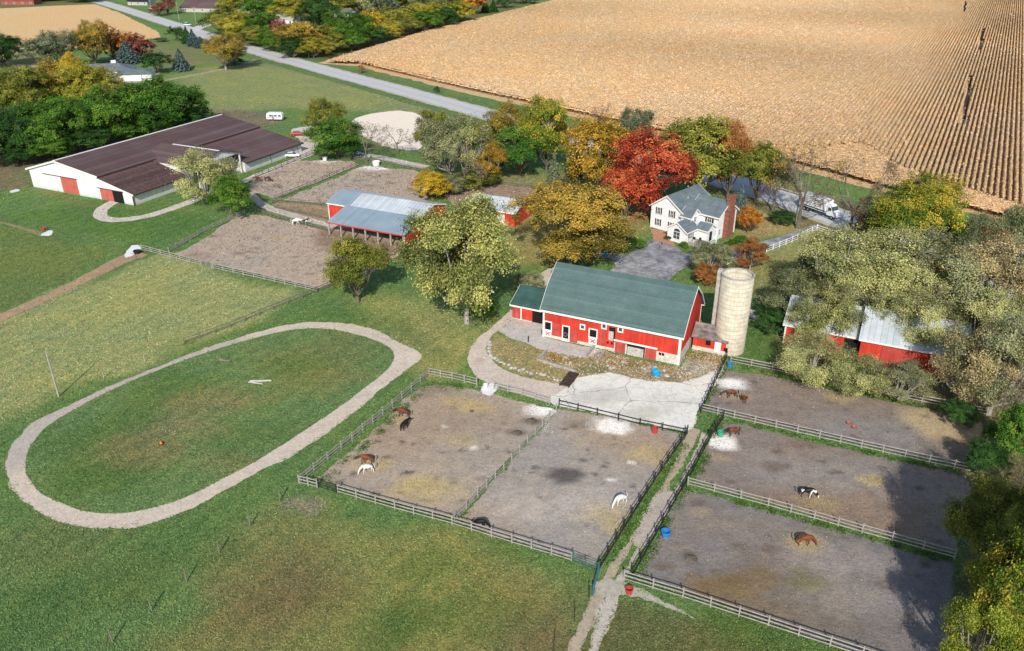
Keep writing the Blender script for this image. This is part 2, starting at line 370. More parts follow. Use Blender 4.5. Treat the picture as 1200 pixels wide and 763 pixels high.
GREEN = (.104, .176, .060); DRY = (.27, .285, .13); OLIVE = (.175, .195, .072); BROWN = (.135, .105, .060); TAN = (.30, .225, .125)
DIRT = (.285, .243, .203); DIRTW = (.27, .205, .15); GRAV = (.56, .50, .45); PALE = (.19, .215, .095); DKG = (.065, .125, .04); CORN = (.64, .44, .24)
HAY = (.40, .32, .14); WHITE = (.72, .72, .72)
Z = [
 (gp([(-60, 560), (-60, 900), (420, 900), (360, 590), (300, 640), (120, 640)]), (.112, .182, .066), 4, .8),
 (gp([(-80, 415), (60, 345), (150, 308), (200, 300), (348, 346), (300, 372), (215, 404), (130, 440), (60, 470), (-10, 500), (-90, 520)]), DRY, 2.5, .85),
 (gp([(-90, 262), (0, 266), (140, 292), (60, 335), (0, 368), (-90, 400)]), (.125, .165, .055), 2, .8),
 (gp([(-90, 420), (-10, 375), (60, 345), (80, 350), (-20, 400)]), DRY, 2.5, .6),
 (gp([(170, 305), (330, 345), (220, 330)]), DRY, 3, .5),
 (gp([(380, 592), (520, 630), (690, 690), (655, 900), (100, 900), (160, 763), (260, 660), (330, 610)]), OLIVE, 3, .95),
 (gp([(240, 680), (360, 650), (420, 700), (330, 763), (200, 763)]), BROWN, 5, .75),
 (gp([(560, 690), (690, 700), (650, 800), (560, 800)]), BROWN, 4, .6),
 (gp([(420, 610), (540, 640), (600, 700), (480, 700), (400, 650)]), (.20, .20, .065), 5, .7),
 (gp([(370, 720), (480, 700), (540, 763), (380, 800)]), (.19, .19, .06), 4, .7),
 (gp([(330, 590), (380, 600), (250, 680), (170, 763), (150, 740), (240, 660)]), (.16, .18, .07), 2.5, .5),
 (gp([(705, 690), (760, 700), (960, 768), (1000, 900), (640, 900)]), (.115, .120, .048), 2, .9),
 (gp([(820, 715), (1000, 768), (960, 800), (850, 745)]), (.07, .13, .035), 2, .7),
 (gp([(225, 80), (300, 72), (540, 132), (600, 150), (470, 135), (400, 130), (360, 128), (250, 130), (205, 92)]), (.20, .225, .10), 3, .95),
 (gp([(160, 50), (240, 55), (260, 75), (180, 80)]), (.17, .155, .085), 6, .7),
 (gp([(0, 60), (60, 60), (60, 90), (0, 95)]), (.24, .19, .10), 6, .6),
 (gp([(-90, 176), (60, 172), (150, 150), (170, 160), (80, 190), (35, 200), (40, 222), (-90, 225)]), (.17, .135, .09), 2.5, .9),
 (gp([(240, 128), (320, 132), (330, 146), (300, 150), (255, 136)]), (.17, .13, .11), 2, .8),
 (gp([(400, 345), (520, 350), (600, 400), (520, 430), (440, 380)]), (.23, .25, .10), 4, .85),
 (gp([(440, 400), (500, 370), (545, 395), (540, 440), (500, 436)]), (.24, .235, .10), 3, .7),
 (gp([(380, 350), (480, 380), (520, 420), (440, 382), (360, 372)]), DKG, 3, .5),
 (gp([(820, 300), (900, 292), (985, 270), (1010, 300), (900, 350), (830, 340)]), (.23, .225, .095), 2, .95),
 (gp([(870, 240), (950, 262), (900, 282), (870, 280)]), (.30, .24, .12), 3, .9),
 (gp([(900, 290), (958, 268), (990, 285), (930, 310)]), (.24, .25, .10), 2, .8),
 (gp([(700, 232), (770, 268), (740, 295), (690, 292), (640, 320), (590, 300), (620, 250)]), (.25, .22, .09), 3, .95),
 (gp([(730, 240), (765, 236), (768, 258), (735, 262)]), (.30, .17, .08), 2, .8),
 (gp([(580, 205), (700, 205), (740, 235), (640, 245), (540, 215)]), (.21, .21, .09), 3, .9),
 (gp([(900, 370), (1010, 300), (1260, 300), (1300, 520), (1150, 490), (900, 435)]), (.17, .155, .085), 3, .85),
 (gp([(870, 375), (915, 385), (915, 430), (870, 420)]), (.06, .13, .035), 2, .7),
 (gp([(1115, 490), (1300, 480), (1300, 900), (1080, 900), (1120, 640)]), (.15, .125, .065), 2, .85),
 (gp([(575, 396), (600, 400), (640, 412), (675, 440), (665, 455), (600, 440), (572, 415)]), (.27, .23, .12), 1, .95),
 (gp([(20, 250), (110, 230), (250, 262), (180, 292), (60, 270)]), (.075, .15, .04), 3, .7),
 (gp([(50, 222), (90, 235), (170, 246), (80, 240)]), (.15, .14, .06), 1.5, .7),
 (gp([(260, -40), (700, -40), (560, 40), (380, 75), (330, 70)]), (.10, .105, .05), 6, .8),
 (gp([(-200, -30), (100, -30), (125, 0), (60, 8), (-200, 14)]), (.12, .11, .06), 8, .8),
]
SP = [(345, 590, 1.5, 1, (.25, .2, .17), .8), (365, 595, 1.8, .7, (.25, .2, .17), .7), (60, 640, 6, 1.5, (.13, .16, .06), .6), (150, 680, 5, 1.2, (.12, .155, .05), .5),
      (40, 720, 5, 1, DKG, .5), (230, 640, 5, 1.5, DKG, .4), (450, 740, 4, 1, (.09, .14, .04), .6), (500, 665, 3, 1.4, (.08, .14, .035), .5), (610, 640, 3, 2, (.08, .14, .035), .5),
      (640, 760, 3, 1, (.15, .12, .06), .6), (120, 690, 4, 2, DKG, .35), (560, 720, 4, 1.5, (.10, .15, .04), .5), (480, 720, 3, 1.5, (.075, .13, .035), .5)]
def build_ground():
    xs = np.r_[np.array([-3500, -2000, -1200, -800, -600, -480]), np.arange(-400, -130, 9), np.arange(-130, 130, 1.3), np.arange(130, 420, 9), np.array([480, 600, 800, 1200, 2000, 3500])]
    ys = np.r_[np.array([-800, -300, -100, -20, 10, 30]), np.arange(42, 215, 1.3), np.arange(215, 420, 4), np.arange(420, 900, 14), np.array([1000, 1300, 1800, 2600, 4000])]
    X, Y = np.meshgrid(xs, ys); P = np.c_[X.ravel(), Y.ravel()]
    nx, ny = len(xs), len(ys)
    idx = np.arange(nx*ny).reshape(ny, nx)
    F = np.c_[idx[:-1, :-1].ravel(), idx[:-1, 1:].ravel(), idx[1:, 1:].ravel(), idx[1:, :-1].ravel()]
    me = bpy.data.meshes.new('ground'); me.from_pydata([(a, b, 0) for a, b in P], [], F.tolist()); me.update()
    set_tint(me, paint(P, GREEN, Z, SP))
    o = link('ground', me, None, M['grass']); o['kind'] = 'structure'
build_ground()

# oval exercise track: ring of pale dirt, grass infield inside it
outer = [(300, 389.5), (341, 379), (383, 376.7), (424, 382), (454, 393), (476, 404), (487, 411), (497, 419), (488, 425), (476, 432.5), (454, 452), (391, 501), (355, 526), (300, 556), (291, 560), (260, 578), (227, 596), (187, 611), (155, 620), (107, 620), (67, 612), (40, 600), (21, 581), (8, 563), (4, 543), (14, 521), (36, 496), (65, 482), (98, 466), (139, 448.5), (193, 426), (248, 405.5)]
inner = [(300, 395), (355, 384), (391, 386), (424, 393), (454, 404), (464, 416), (458, 430), (432, 452), (383, 488), (300, 541), (264, 560), (240, 573), (203, 589), (165, 599), (133, 602.6), (101, 600), (72, 591), (45, 576), (32, 560), (29, 543), (33, 526), (49.5, 504), (77, 485), (110, 467), (154, 446), (220, 420)]
sheet('exercise_track', smooth_poly(gp(outer), 2), .02, M['gravel'], (.545, .475, .395), [(gp([(-10, 560), (10, 500), (60, 460), (150, 425), (260, 390), (300, 398), (200, 435), (80, 490), (36, 540)]), (.40, .365, .325), 2, .8)], [(480, 418, 3, 1, (.60, .54, .46), .7), (450, 455, 2, 1.5, (.6, .54, .46), .5)], grid=1.0, step=.3, amp=.26)
inf = smooth_poly(gp(inner), 2)
INZ = [(gp([(60, 520), (200, 440), (160, 560), (90, 590)]), (.085, .14, .04), 4, .7), (gp([(300, 420), (400, 395), (450, 415), (400, 460), (300, 470)]), (.15, .165, .065), 5, .7)]
INS = [(250, 470, 5, 1.6, (.17, .155, .075), .7), (170, 530, 5, 1.5, (.18, .15, .08), .6), (300, 510, 5, 1.6, (.085, .14, .045), .6), (350, 430, 4, 1.5, (.085, .14, .04), .6), (220, 500, 3, 2, (.19, .17, .09), .6), (120, 560, 4, 2, (.07, .13, .035), .6), (210, 450, 4, 1.5, (.08, .14, .04), .5), (400, 440, 3, 2, (.17, .17, .07), .5), (280, 545, 3, 2.5, (.17, .16, .07), .5)]
INC = (.112, .178, .070)
sheet('infield_grass', inf, .035, M['grass'], INC, INZ, INS, grid=1.4, step=.35, amp=.1, seed=3)

# paddocks
DK = (.10, .085, .075)
rs = random.Random(8)
def rnd_spots(polypx, n, lo, hi, col, k0=.6):
    xs = [p[0] for p in polypx]; ys = [p[1] for p in polypx]; out = []
    while len(out) < n:
        x = rs.uniform(min(xs), max(xs)); y = rs.uniform(min(ys), max(ys))
        if sdf(np.array([(x, y)]), polypx)[0] < -4: out.append((x, y, rs.uniform(lo, hi), rs.uniform(.8, 2.2), col, rs.uniform(k0, 1)))
    return out
pA = [(368, 562), (440, 503), (492, 455), (512, 450), (560, 456), (645, 478), (652, 482), (563, 577), (535, 608), (470, 592)]
pB = [(654, 479), (720, 488), (800, 511), (775, 550), (740, 600), (697, 664), (620, 640), (535, 612), (590, 552)]
sheet('paddock_dirt', gp(pA), .02, M['dirt'], DIRT, [(gp([(430, 520), (500, 455), (560, 460), (600, 480), (470, 540)]), DIRTW, 3, .6)],
      rnd_spots(pA, 34, .22, .5, DK)+[(623, 494, 1.2, 1.6, DK, .8), (606, 507, 1.1, 1.8, DK, .75), (553, 478, 2.2, 1.6, HAY, .8), (530, 470, 2, 1.5, HAY, .4), (540, 515, 1.8, 1.4, HAY, .5), (500, 573, 3, 1.6, HAY, .7), (487, 570, 1.2, 2, HAY, .6), (437, 545, 1.8, 1.5, HAY, .7), (472, 493, 1.6, 1, HAY, .6), (640, 482, 2.2, 1.6, WHITE, .95), (652, 478, 1.4, 1.2, WHITE, .9), (640, 502, 1.3, .6, (.5, .5, .5), .8), (555, 525, .5, 1, WHITE, .6), (520, 500, .4, 1, WHITE, .7), (610, 470, .4, 1.4, WHITE, .6), (605, 555, 2, 3, (.33, .29, .26), .6), (560, 495, 4, 2, DIRTW, .5), (450, 500, 2.5, .8, (.18, .13, .1), .4), (500, 458, 2, 2, (.17, .13, .1), .5)], grid=.42, step=.4, amp=.35, seed=10)
sheet('paddock_dirt', gp(pB), .02, M['dirt'], (.265, .24, .22), [(gp([(700, 500), (800, 515), (780, 545), (700, 530)]), DIRTW, 3, .6), (gp([(540, 612), (560, 585), (600, 600), (620, 635)]), DIRTW, 2, .5)],
      rnd_spots(pB, 30, .2, .42, DK)+[(661, 557, 1.9, 1.5, (.07, .065, .065), .9), (757, 533, 2.5, 1.4, HAY, .65), (705, 600, 2.4, 1.5, HAY, .7), (722, 618, 1.8, 1, HAY, .65), (680, 518, 1, 1, HAY, .3), (716, 499, 2.5, 1.3, WHITE, .95), (724, 505, 1.3, 1.6, WHITE, .9), (685, 497, 1.2, 2, DK, .5), (740, 542, .4, 2, WHITE, .8), (715, 562, .4, 2, WHITE, .6), (690, 585, 3, 2, (.36, .33, .31), .5), (610, 590, 3, 2, (.34, .31, .29), .5), (645, 600, 3, 2.5, (.35, .32, .30), .4)], grid=.42, step=.4, amp=.3, seed=11)
pC = [(846, 434), (900, 440), (1000, 462), (1153, 492), (1146, 548), (1040, 528), (860, 487), (828, 481)]
pD = [(838, 497), (860, 496), (1040, 538), (1146, 560), (1120, 648), (1000, 618), (900, 588), (812, 566), (822, 540)]
pE = [(802, 574), (900, 599), (1005, 628), (1118, 661), (1110, 820), (1000, 765), (870, 718), (748, 675), (770, 630)]
WARM2 = (.185, .158, .142)
sheet('paddock_dirt', gp(pC), .02, M['dirt'], WARM2, [(gp([(940, 480), (1060, 490), (1080, 530), (960, 520)]), (.205, .19, .182), 3, .8), (gp([(1060, 485), (1160, 492), (1155, 520), (1090, 512)]), (.38, .30, .18), 2, .8)],
      rnd_spots(pC, 22, .25, .6, (.12, .09, .075))+[(856, 449, 2.2, 1.2, WHITE, .95), (1000, 500, .5, 1, (.5, .1, .06), .0), (985, 465, 1.5, 1.6, HAY, .6), (865, 465, 1.6, 1.5, HAY, .35), (1130, 530, 4, 1, (.15, .12, .09), .5)], grid=.6, step=.5, amp=.35, seed=12)
sheet('paddock_dirt', gp(pD), .02, M['dirt'], WARM2, [(gp([(880, 535), (1040, 560), (1060, 600), (960, 600), (860, 560)]), (.215, .198, .19), 3, .8)],
      rnd_spots(pD, 22, .25, .55, (.12, .09, .075))+[(845, 519, 2.0, 1.1, WHITE, .95), (841, 536, 1.5, 1.2, HAY, .4), (1024, 563, 1.4, 1.6, HAY, .7), (962, 591, 1.8, 1.6, HAY, .65), (945, 520, 1.5, 2, (.14, .1, .08), .6), (905, 548, 1.2, 1.4, (.12, .09, .08), .7), (960, 600, 5, 3, (.20, .14, .10), .6)], grid=.5, step=.5, amp=.35, seed=13)
sheet('paddock_dirt', gp(pE), .02, M['dirt'], (.165, .153, .15), [(gp([(800, 585), (960, 615), (940, 650), (780, 640)]), WARM2, 3, .8), (gp([(790, 690), (880, 650), (1010, 690), (1030, 760), (900, 720)]), (.14, .12, .10), 3, .8)],
      rnd_spots(pE, 26, .3, .9, (.115, .09, .075))+[(848, 690, 2.6, 1.6, (.16, .11, .05), .8), (880, 680, 2, 1.5, (.15, .11, .06), .7), (807, 650, .8, 1, DK, .95), (811, 656, .8, 1.2, DK, .9), (945, 637, 1.8, 1.4, HAY, .7), (820, 600, 1, 1.6, HAY, .25), (950, 685, 1.6, 1.5, (.14, .14, .06), .7), (940, 668, 1.2, 1.3, (.13, .13, .06), .6), (985, 660, 3, 2, (.27, .235, .22), .6), (860, 720, 3, 3, (.16, .13, .09), .5), (1000, 700, 3, 2, (.27, .24, .22), .5), (985, 600, 2, 2, (.14, .14, .07), .5)], grid=.5, step=.5, amp=.35, seed=14)
pF = [(206, 298), (240, 280), (276, 254), (300, 251), (383, 270), (392, 250), (505, 262), (492, 280), (480, 292), (430, 322), (374, 338), (300, 322)]
sheet('paddock_dirt', gp(pF), .02, M['dirt'], (.33, .275, .225), [(gp([(380, 272), (478, 286), (470, 296), (420, 305), (380, 285)]), (.19, .125, .085), 2, .8)], rnd_spots(pF, 34, .4, 1.0, (.19, .14, .11))+[(325, 279, 1.6, 1.4, HAY, .5), (225, 302, 4, 1, (.25, .2, .15), .5)], grid=.9, step=.6, amp=.5, seed=15)
pG = [(288, 222), (300, 206), (352, 188), (412, 189), (422, 193), (370, 214), (322, 232), (300, 226)]
sheet('paddock_dirt', gp(pG), .02, M['dirt'], (.34, .285, .24), [], rnd_spots(pG, 18, .5, 1.2, (.2, .15, .12))+[(382, 189, 2.5, 1.3, WHITE, .9)], grid=1.1, step=.8, amp=.6, seed=16)
pH = [(328, 235), (372, 218), (428, 194), (488, 200), (505, 215), (500, 235), (430, 228), (396, 224), (384, 238)]
sheet('paddock_dirt', gp(pH), .02, M['dirt'], (.34, .285, .24), [], rnd_spots(pH, 16, .5, 1.2, (.2, .15, .12))+[(440, 196, 3.2, 1.8, WHITE, .95)], grid=1.1, step=.8, amp=.6, seed=17)
pI = [(318, 240), (330, 236), (386, 240), (386, 252), (380, 262), (330, 247)]
sheet('paddock_dirt', gp(pI), .02, M['dirt'], (.27, .20, .125), [], rnd_spots(pI, 6, 1, 2, (.19, .15, .08)), grid=1.1, step=.8, amp=.5, seed=18)
pJ = [(520, 228), (560, 214), (618, 220), (632, 228), (612, 245), (550, 262)]
sheet('paddock_dirt', gp(pJ), .02, M['dirt'], (.25, .185, .15), [], [], grid=1.1, step=.8, amp=.5, seed=19)
sheet('riding_arena', smooth_poly(gp([(412, 139), (440, 132), (476, 129), (504, 139), (508, 150), (496, 175), (470, 177), (438, 167), (414, 153)]), 1), .02, M['sand'], (.76, .67, .58), grid=2, step=.8, amp=.4)

# lanes, paths
lane = [(655, 312), (636, 316), (613, 343), (600, 362), (580, 380), (560, 396), (549, 410), (547, 425), (556, 441), (580, 453), (640, 470), (648, 474), (700, 485), (700, 470), (668, 452), (640, 447), (600, 438), (580, 426), (569, 412), (571, 400), (583, 388), (603, 374), (616, 352), (640, 335), (668, 316)]
sheet('gravel_lane', smooth_poly(gp(lane), 1), .024, M['gravel'], (.56, .49, .43), [], [(560, 425, 1.6, .6, (.42, .35, .28), .5), (600, 445, 2, 2, (.45, .38, .3), .4)], grid=.8, step=.35, amp=.18, seed=20)
sheet('gravel_apron', gp([(584, 388), (601, 374), (636, 372), (636, 395), (708, 411), (690, 420), (669, 418), (633, 410), (616, 402), (600, 397)]), .03, M['gravel'], (.47, .46, .44), [], [(625, 385, 3, 1, (.55, .54, .52), .6), (660, 405, 2, 2, (.4, .4, .39), .5)], grid=.8, step=.4, amp=.12, seed=21)
sheet('concrete_yard', gp([(666, 453), (675, 440), (715, 434), (760, 445), (800, 447), (838, 434), (850, 424), (843, 445), (820, 480), (812, 500), (805, 507), (750, 495), (647, 474), (644, 466)]), .034, M['slab'], (.70, .68, .63), [], [(700, 465, 2.5, 2, (.44, .42, .39), .6), (780, 470, 3, 2, (.58, .56, .52), .6), (750, 485, 2, 2, (.45, .43, .37), .6)], grid=.7, step=.35, amp=.22, seed=22)
sheet('rubble_ground', gp([(632, 424), (642, 413), (690, 421), (706, 410), (740, 421), (796, 431), (812, 408), (850, 416), (845, 432), (800, 449), (760, 447), (715, 436), (676, 442)]), .040, M['rubble'], (.33, .27, .175), [], [(820, 432, 2.5, 1.4, (.45, .43, .4), .7), (780, 438, 2, 2, (.36, .27, .17), .6), (695, 432, 1.5, 2, (.14, .16, .06), .7), (745, 428, 1.2, 2.5, (.14, .15, .05), .7), (650, 422, 1.6, 2, (.3, .19, .1), .6), (815, 415, 1.2, 1.5, (.13, .17, .06), .7), (760, 432, 1, 2, (.5, .48, .45), .7)], grid=.45, step=.35, amp=.3, seed=23)
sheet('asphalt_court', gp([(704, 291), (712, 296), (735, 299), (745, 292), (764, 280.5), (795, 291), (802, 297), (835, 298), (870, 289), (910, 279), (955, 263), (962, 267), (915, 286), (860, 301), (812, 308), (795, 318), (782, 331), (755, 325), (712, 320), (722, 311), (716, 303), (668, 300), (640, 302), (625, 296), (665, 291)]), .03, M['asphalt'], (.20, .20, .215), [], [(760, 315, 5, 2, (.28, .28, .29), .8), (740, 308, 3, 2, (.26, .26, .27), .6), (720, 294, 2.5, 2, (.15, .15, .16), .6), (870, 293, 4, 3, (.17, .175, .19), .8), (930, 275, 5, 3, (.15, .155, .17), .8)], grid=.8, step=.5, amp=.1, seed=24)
sheet('brick_path', gp([(762, 268), (784, 272), (792, 290), (766, 281)]), .026, M['gravel'], (.42, .22, .15), grid=1, step=.5, amp=.1)
sheet('lawn_bed', gp([(833, 300), (870, 291), (860, 284), (835, 290)]), .036, M['grass'], (.26, .16, .09), grid=.8, step=.4, amp=.2, seed=31)
rk = .028
for i, (pts, wd, col) in enumerate([
    ([(815, 503), (800, 535), (780, 570), (758, 608), (735, 642), (716, 672), (700, 705), (685, 735), (662, 790)], [1.6, 1.2, .9, .8, .8, 1.0, 1.4, 1.3, 1.3], (.40, .335, .25)),
    ([(826, 508), (812, 540), (796, 570), (775, 606), (757, 632), (738, 662), (722, 690), (706, 730), (690, 780)], [.8, .5, .6, 1.2, .6, .5, 1.5, .9, .9], (.46, .42, .36)),
    ([(745, 640), (760, 610), (772, 592), (786, 575)], [.6, 2.0, 2.4, .6], (.42, .37, .32)),
    ([(700, 688), (716, 688), (732, 690), (760, 700), (800, 718), (815, 726)], [1.0, 2.8, 1.3, .8, .5, .2], (.40, .38, .31))]):
    sheet('dirt_lane', strip_poly(smooth_poly(gp(pts), 2, False), [x for a, b in zip(wd, wd[1:]+[wd[-1]]) for x in (a, a, b, b)] if False else [np.interp(k/(4*len(pts)), np.linspace(0, 1, len(wd)), wd) for k in range(4*len(pts))]), rk+.002*i, M['gravel'], col, grid=.6, step=.3, amp=.25, seed=25+i)
sheet('lime_patch', smooth_poly(gp([(144, 303), (152, 288), (163, 287), (166, 291), (156, 300)]), 1), .05, M['sand'], (.70, .71, .72), grid=.7, step=.3, amp=.2, seed=41)
sheet('lime_patch', smooth_poly(gp([(562, 460), (567, 450), (583, 449), (584, 457), (574, 465)]), 1), .05, M['sand'], (.70, .69, .72), grid=.7, step=.3, amp=.25, seed=42)
sheet('lime_patch', smooth_poly(gp([(46, 276), (58, 270), (63, 270), (60, 277)]), 1), .05, M['sand'], (.66, .70, .71), grid=.7, step=.3, amp=.2, seed=43)
sheet('lime_patch', smooth_poly(gp([(10, 224), (22, 221), (24, 224), (12, 227)]), 1), .05, M['sand'], (.6, .63, .65), grid=.7, step=.3, amp=.2, seed=44)
for i, (pts, wd, col, nm) in enumerate([
    ([(-40, 390), (0, 373), (60, 346), (110, 322), (140, 306), (165, 296)], [3.2, 3.2, 2.8, 3.2, 4.0, 5.0], (.31, .215, .135), 'dirt_track'),
    ([(-20, 258), (8, 262), (35, 270), (52, 276)], [1.2, 1.0, 1.2, 1.8], (.20, .18, .10), 'dirt_track'),
    ([(138, 234), (124, 242), (115, 250), (122, 257.5), (147, 258), (180, 252), (228, 235), (262, 221), (292, 210), (330, 194), (364, 180)], 3.0, (.55, .51, .45), 'gravel_path'),
    ([(290, 226), (306, 241), (340, 252), (392, 266)], 2.6, (.48, .45, .40), 'gravel_path'),
    ([(405, 180), (440, 183), (470, 190), (500, 196)], 3.5, (.52, .49, .46), 'gravel_path'),
    ([(872, 365), (890, 371), (915, 382), (940, 392)], 3.2, (.52, .48, .45), 'gravel_path'),
    ([(-10, 72), (60, 80), (170, 98), (190, 95), (270, 80), (300, 70)], 3.0, (.30, .27, .2), 'dirt_track')]):
    sp = smooth_poly(gp(pts), 2, False)
    ww = wd if not isinstance(wd, list) else [float(np.interp(k/(len(sp)-1), np.linspace(0, 1, len(wd)), wd)) for k in range(len(sp))]
    sheet(nm, strip_poly(sp, ww), .022+.003*i, M['gravel'] if nm != 'dirt_track' else M['dirt'], col, grid=1.0, step=.5, amp=.2, seed=50+i)

sheet('gravel_parking', gp([(342, 151), (372, 147), (402, 143), (403, 147), (376, 155), (380, 165), (370, 178), (350, 186), (344, 181), (353, 166), (340, 154)]), .045, M['gravel'], (.56, .52, .47), grid=1.2, step=.6, amp=.3)
# county road
road_px = [(30, -20), (60, -13), (122, 3), (225, 36), (300, 60), (400, 87.5), (475, 107), (550, 128), (640, 153), (740, 180), (830, 205), (900, 226), (960, 247), (1020, 271), (1100, 303), (1200, 345), (1400, 430)]
road = smooth_poly(gp(road_px), 2, False)
sheet('road_verge', strip_poly(road, 24), .012, M['grass'], (.10, .155, .06), [(gp([(620, 120), (1300, 120), (1300, 420), (620, 300)]), (.17, .15, .075), 8, .9)], grid=4, step=2, amp=.8)
sheet('road_shoulder', strip_poly(road, 13), .028, M['gravel'], (.42, .40, .34), grid=4, step=1.5, amp=.5)
sheet('road', strip_poly(road, 10), .04, M['roadm'], (.47, .48, .50), grid=3, step=2, amp=.05)
sheet('road_marking', strip_poly(road, .4), .06, M['marking'], (.5, .4, .1), grid=5, step=3, amp=0)
for sgn in (-1, 1):
    off = [(p[0], p[1]) for p in strip_poly(road, 2*3.9)[:len(road)]] if sgn > 0 else strip_poly(road, 2*3.9)[len(road):][::-1]
    sheet('road_marking', strip_poly(off, .2), .06, M['marking_w'], (.6, .6, .6), grid=5, step=3, amp=0)
sheet('side_road', strip_poly(smooth_poly(gp([(222, 38), (235, 31), (245, 29), (262, 25), (300, 12)]), 2, False), 8), .05, M['roadm'], (.52, .52, .52), grid=3, step=2, amp=.2)

# wheat-coloured fields
def corn_sheet(name, px, seed):
    poly = gp(px)
    return sheet(name, poly, .03, M['cornm'], CORN, [(poly, (.52, .42, .25), 1, .0)], [], grid=5, step=3, amp=.8, seed=seed)
field_px = [(372, 74), (430, 57), (490, 38), (560, 22), (640, 2), (720, -16), (1400, -16), (1400, 330), (1200, 268), (1130, 249), (1060, 232), (985, 212), (900, 190), (830, 172), (740, 153), (640, 130), (560, 113), (480, 93), (420, 78)]
FZ = [(G(1010, -10), 0)]
sheet('cornfield', gp(field_px), .03, M['cornm'], (.60, .43, .25), grid=7, step=4, amp=1.0, seed=60)
sheet('far_cornfield', gp([(-260, 6), (0, 10), (60, 7), (112, 5), (140, 15), (186, 38), (188, 44), (150, 50), (0, 66), (-260, 75)]), .03, M['cornm'], (.66, .46, .24), [(gp([(-100, 50), (60, 50), (60, 66), (-100, 72)]), (.5, .38, .24), 6, .8)], grid=7, step=3, amp=1.0, seed=61)
def corn_rows():
    """standing corn: one low ridge per row, over the whole field"""
    poly = np.array(gp([(382, 75), (440, 57), (500, 39), (570, 22), (650, 2), (760, -12), (1330, -12), (1330, 305), (1200, 264), (1125, 244), (1055, 227), (985, 207), (900, 185), (830, 167), (740, 148), (640, 126), (560, 109), (480, 90), (420, 76)]))
    head = np.array(gp([(382, 75), (440, 57), (500, 39), (570, 22), (650, 2), (760, -12), (1330, -12), (1330, 288), (1200, 248), (1125, 225), (1055, 200), (1010, 172), (960, 176), (900, 176), (830, 163), (740, 146), (640, 125), (560, 108), (480, 89), (420, 75.5)]))
    a = R(60.8); d = np.array([math.cos(a), math.sin(a)]); nrm = np.array([-d[1], d[0]])
    rng = np.random.RandomState(4); V = []; Fc = []; C = []; base = 0
    GAPS = [(G(1127.5, 151), G(1137, 92)), (G(1147, 62), G(1152, 36)), (G(1129, 16), G(1131, 4))]
    for ga, gb in GAPS: sheet('bare_soil_strip', strip_poly([ga, ((ga[0]+gb[0])/2, (ga[1]+gb[1])/2), gb], 1.5), .06, M['dirt'], (.045, .036, .03), grid=2, step=2, amp=.1)
    def gapd(c):
        out = np.full(len(c), 99.)
        for ga, gb in GAPS:
            a_ = np.array(ga); e_ = np.array(gb)-a_; t_ = np.clip(((c-a_)@e_)/(e_@e_), 0, 1); out = np.minimum(out, np.linalg.norm(c-a_-t_[:, None]*e_, axis=1))
        return out
    def rows(pl, d, nrm, sp, seg, hgt, jit, keep=None, hw=.46):
        nonlocal base
        q = pl@nrm; t = pl@d
        for r in np.arange(q.min(), q.max(), sp):
            xs = []
            for i in range(len(pl)):
                a_, b_ = q[i]-r, q[(i+1) % len(pl)]-r
                if (a_ > 0) != (b_ > 0): xs.append(t[i]+(t[(i+1) % len(pl)]-t[i])*a_/(a_-b_))
            xs.sort()
            for s0, s1 in zip(xs[::2], xs[1::2]):
                k = max(2, int((s1-s0)/seg)); tt = np.linspace(s0, s1, k)
                c = tt[:, None]*d+r*nrm
                if keep is not None:
                    m = keep(c)
                else: m = gapd(c) > .8
                h = hgt+rng.uniform(-jit, jit, k); sh = rng.uniform(-.10, .10, k)
                L = []
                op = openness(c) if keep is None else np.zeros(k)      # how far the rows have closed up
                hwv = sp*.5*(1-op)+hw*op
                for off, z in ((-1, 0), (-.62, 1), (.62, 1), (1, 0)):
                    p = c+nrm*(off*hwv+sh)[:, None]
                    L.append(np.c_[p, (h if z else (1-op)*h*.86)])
                V.append(np.stack(L, 1).reshape(-1, 3))
                i0 = base+np.arange(k-1)*4
                ok = m[:-1] & m[1:]
                i0 = i0[ok]
                for e in range(3): Fc.append(np.c_[i0+e, i0+e+1, i0+5+e, i0+4+e])
                lowf = 1-.13*np.clip(nzs(c), -1, 1)
                tone = rng.uniform(.8, 1.12, k)*lowf
                cc = np.array(CORN)[None, :]*tone[:, None]; cc[:, 2] *= rng.uniform(.85, 1.15, k)
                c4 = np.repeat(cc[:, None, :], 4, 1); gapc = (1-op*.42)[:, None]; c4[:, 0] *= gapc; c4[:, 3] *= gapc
                C.append(c4.reshape(-1, 3)); base += 4*k
    def nzs(c): return np.sin(c[:, 0]*.021+np.sin(c[:, 1]*.013)*2)*.6+np.sin(c[:, 1]*.031+c[:, 0]*.008)*.5
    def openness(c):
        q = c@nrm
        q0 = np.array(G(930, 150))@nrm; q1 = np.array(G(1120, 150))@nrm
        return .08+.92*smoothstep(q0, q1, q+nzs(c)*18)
    rows(head, d, nrm, 1.42, 1.3, 1.75, .07)
    # headland rows run along the field edge
    a2 = R(-26); d2 = np.array([math.cos(a2), math.sin(a2)]); n2 = np.array([-d2[1], d2[0]])
    rows(poly, d2, n2, 1.3, 1.1, 1.6, .16, keep=lambda c: sdf(c, head) > .0, hw=.62)
    # ragged stalk tops and leaves along every row
    n = 900000; lo, hi = poly.min(0), poly.max(0); lo[0] = max(lo[0], -330); hi[0] = min(hi[0], 420); hi[1] = min(hi[1], 800)
    Y = 1/rng.uniform(1/hi[1], 1/lo[1], n); X = rng.uniform(-1, 1, n)*.66*Y*1.05; Q = np.c_[X, Y]
    sd = sdf(Q, poly); Q = Q[sd < rng.uniform(-.6, .5, len(Q))]
    Q = Q[gapd(Q) > .85]
    q = Q@nrm; q0 = (head@nrm).min(); k = np.round((q-q0)/1.42); op = openness(Q); inh = sdf(Q, head) < 0; op = np.where(inh, op, 0)
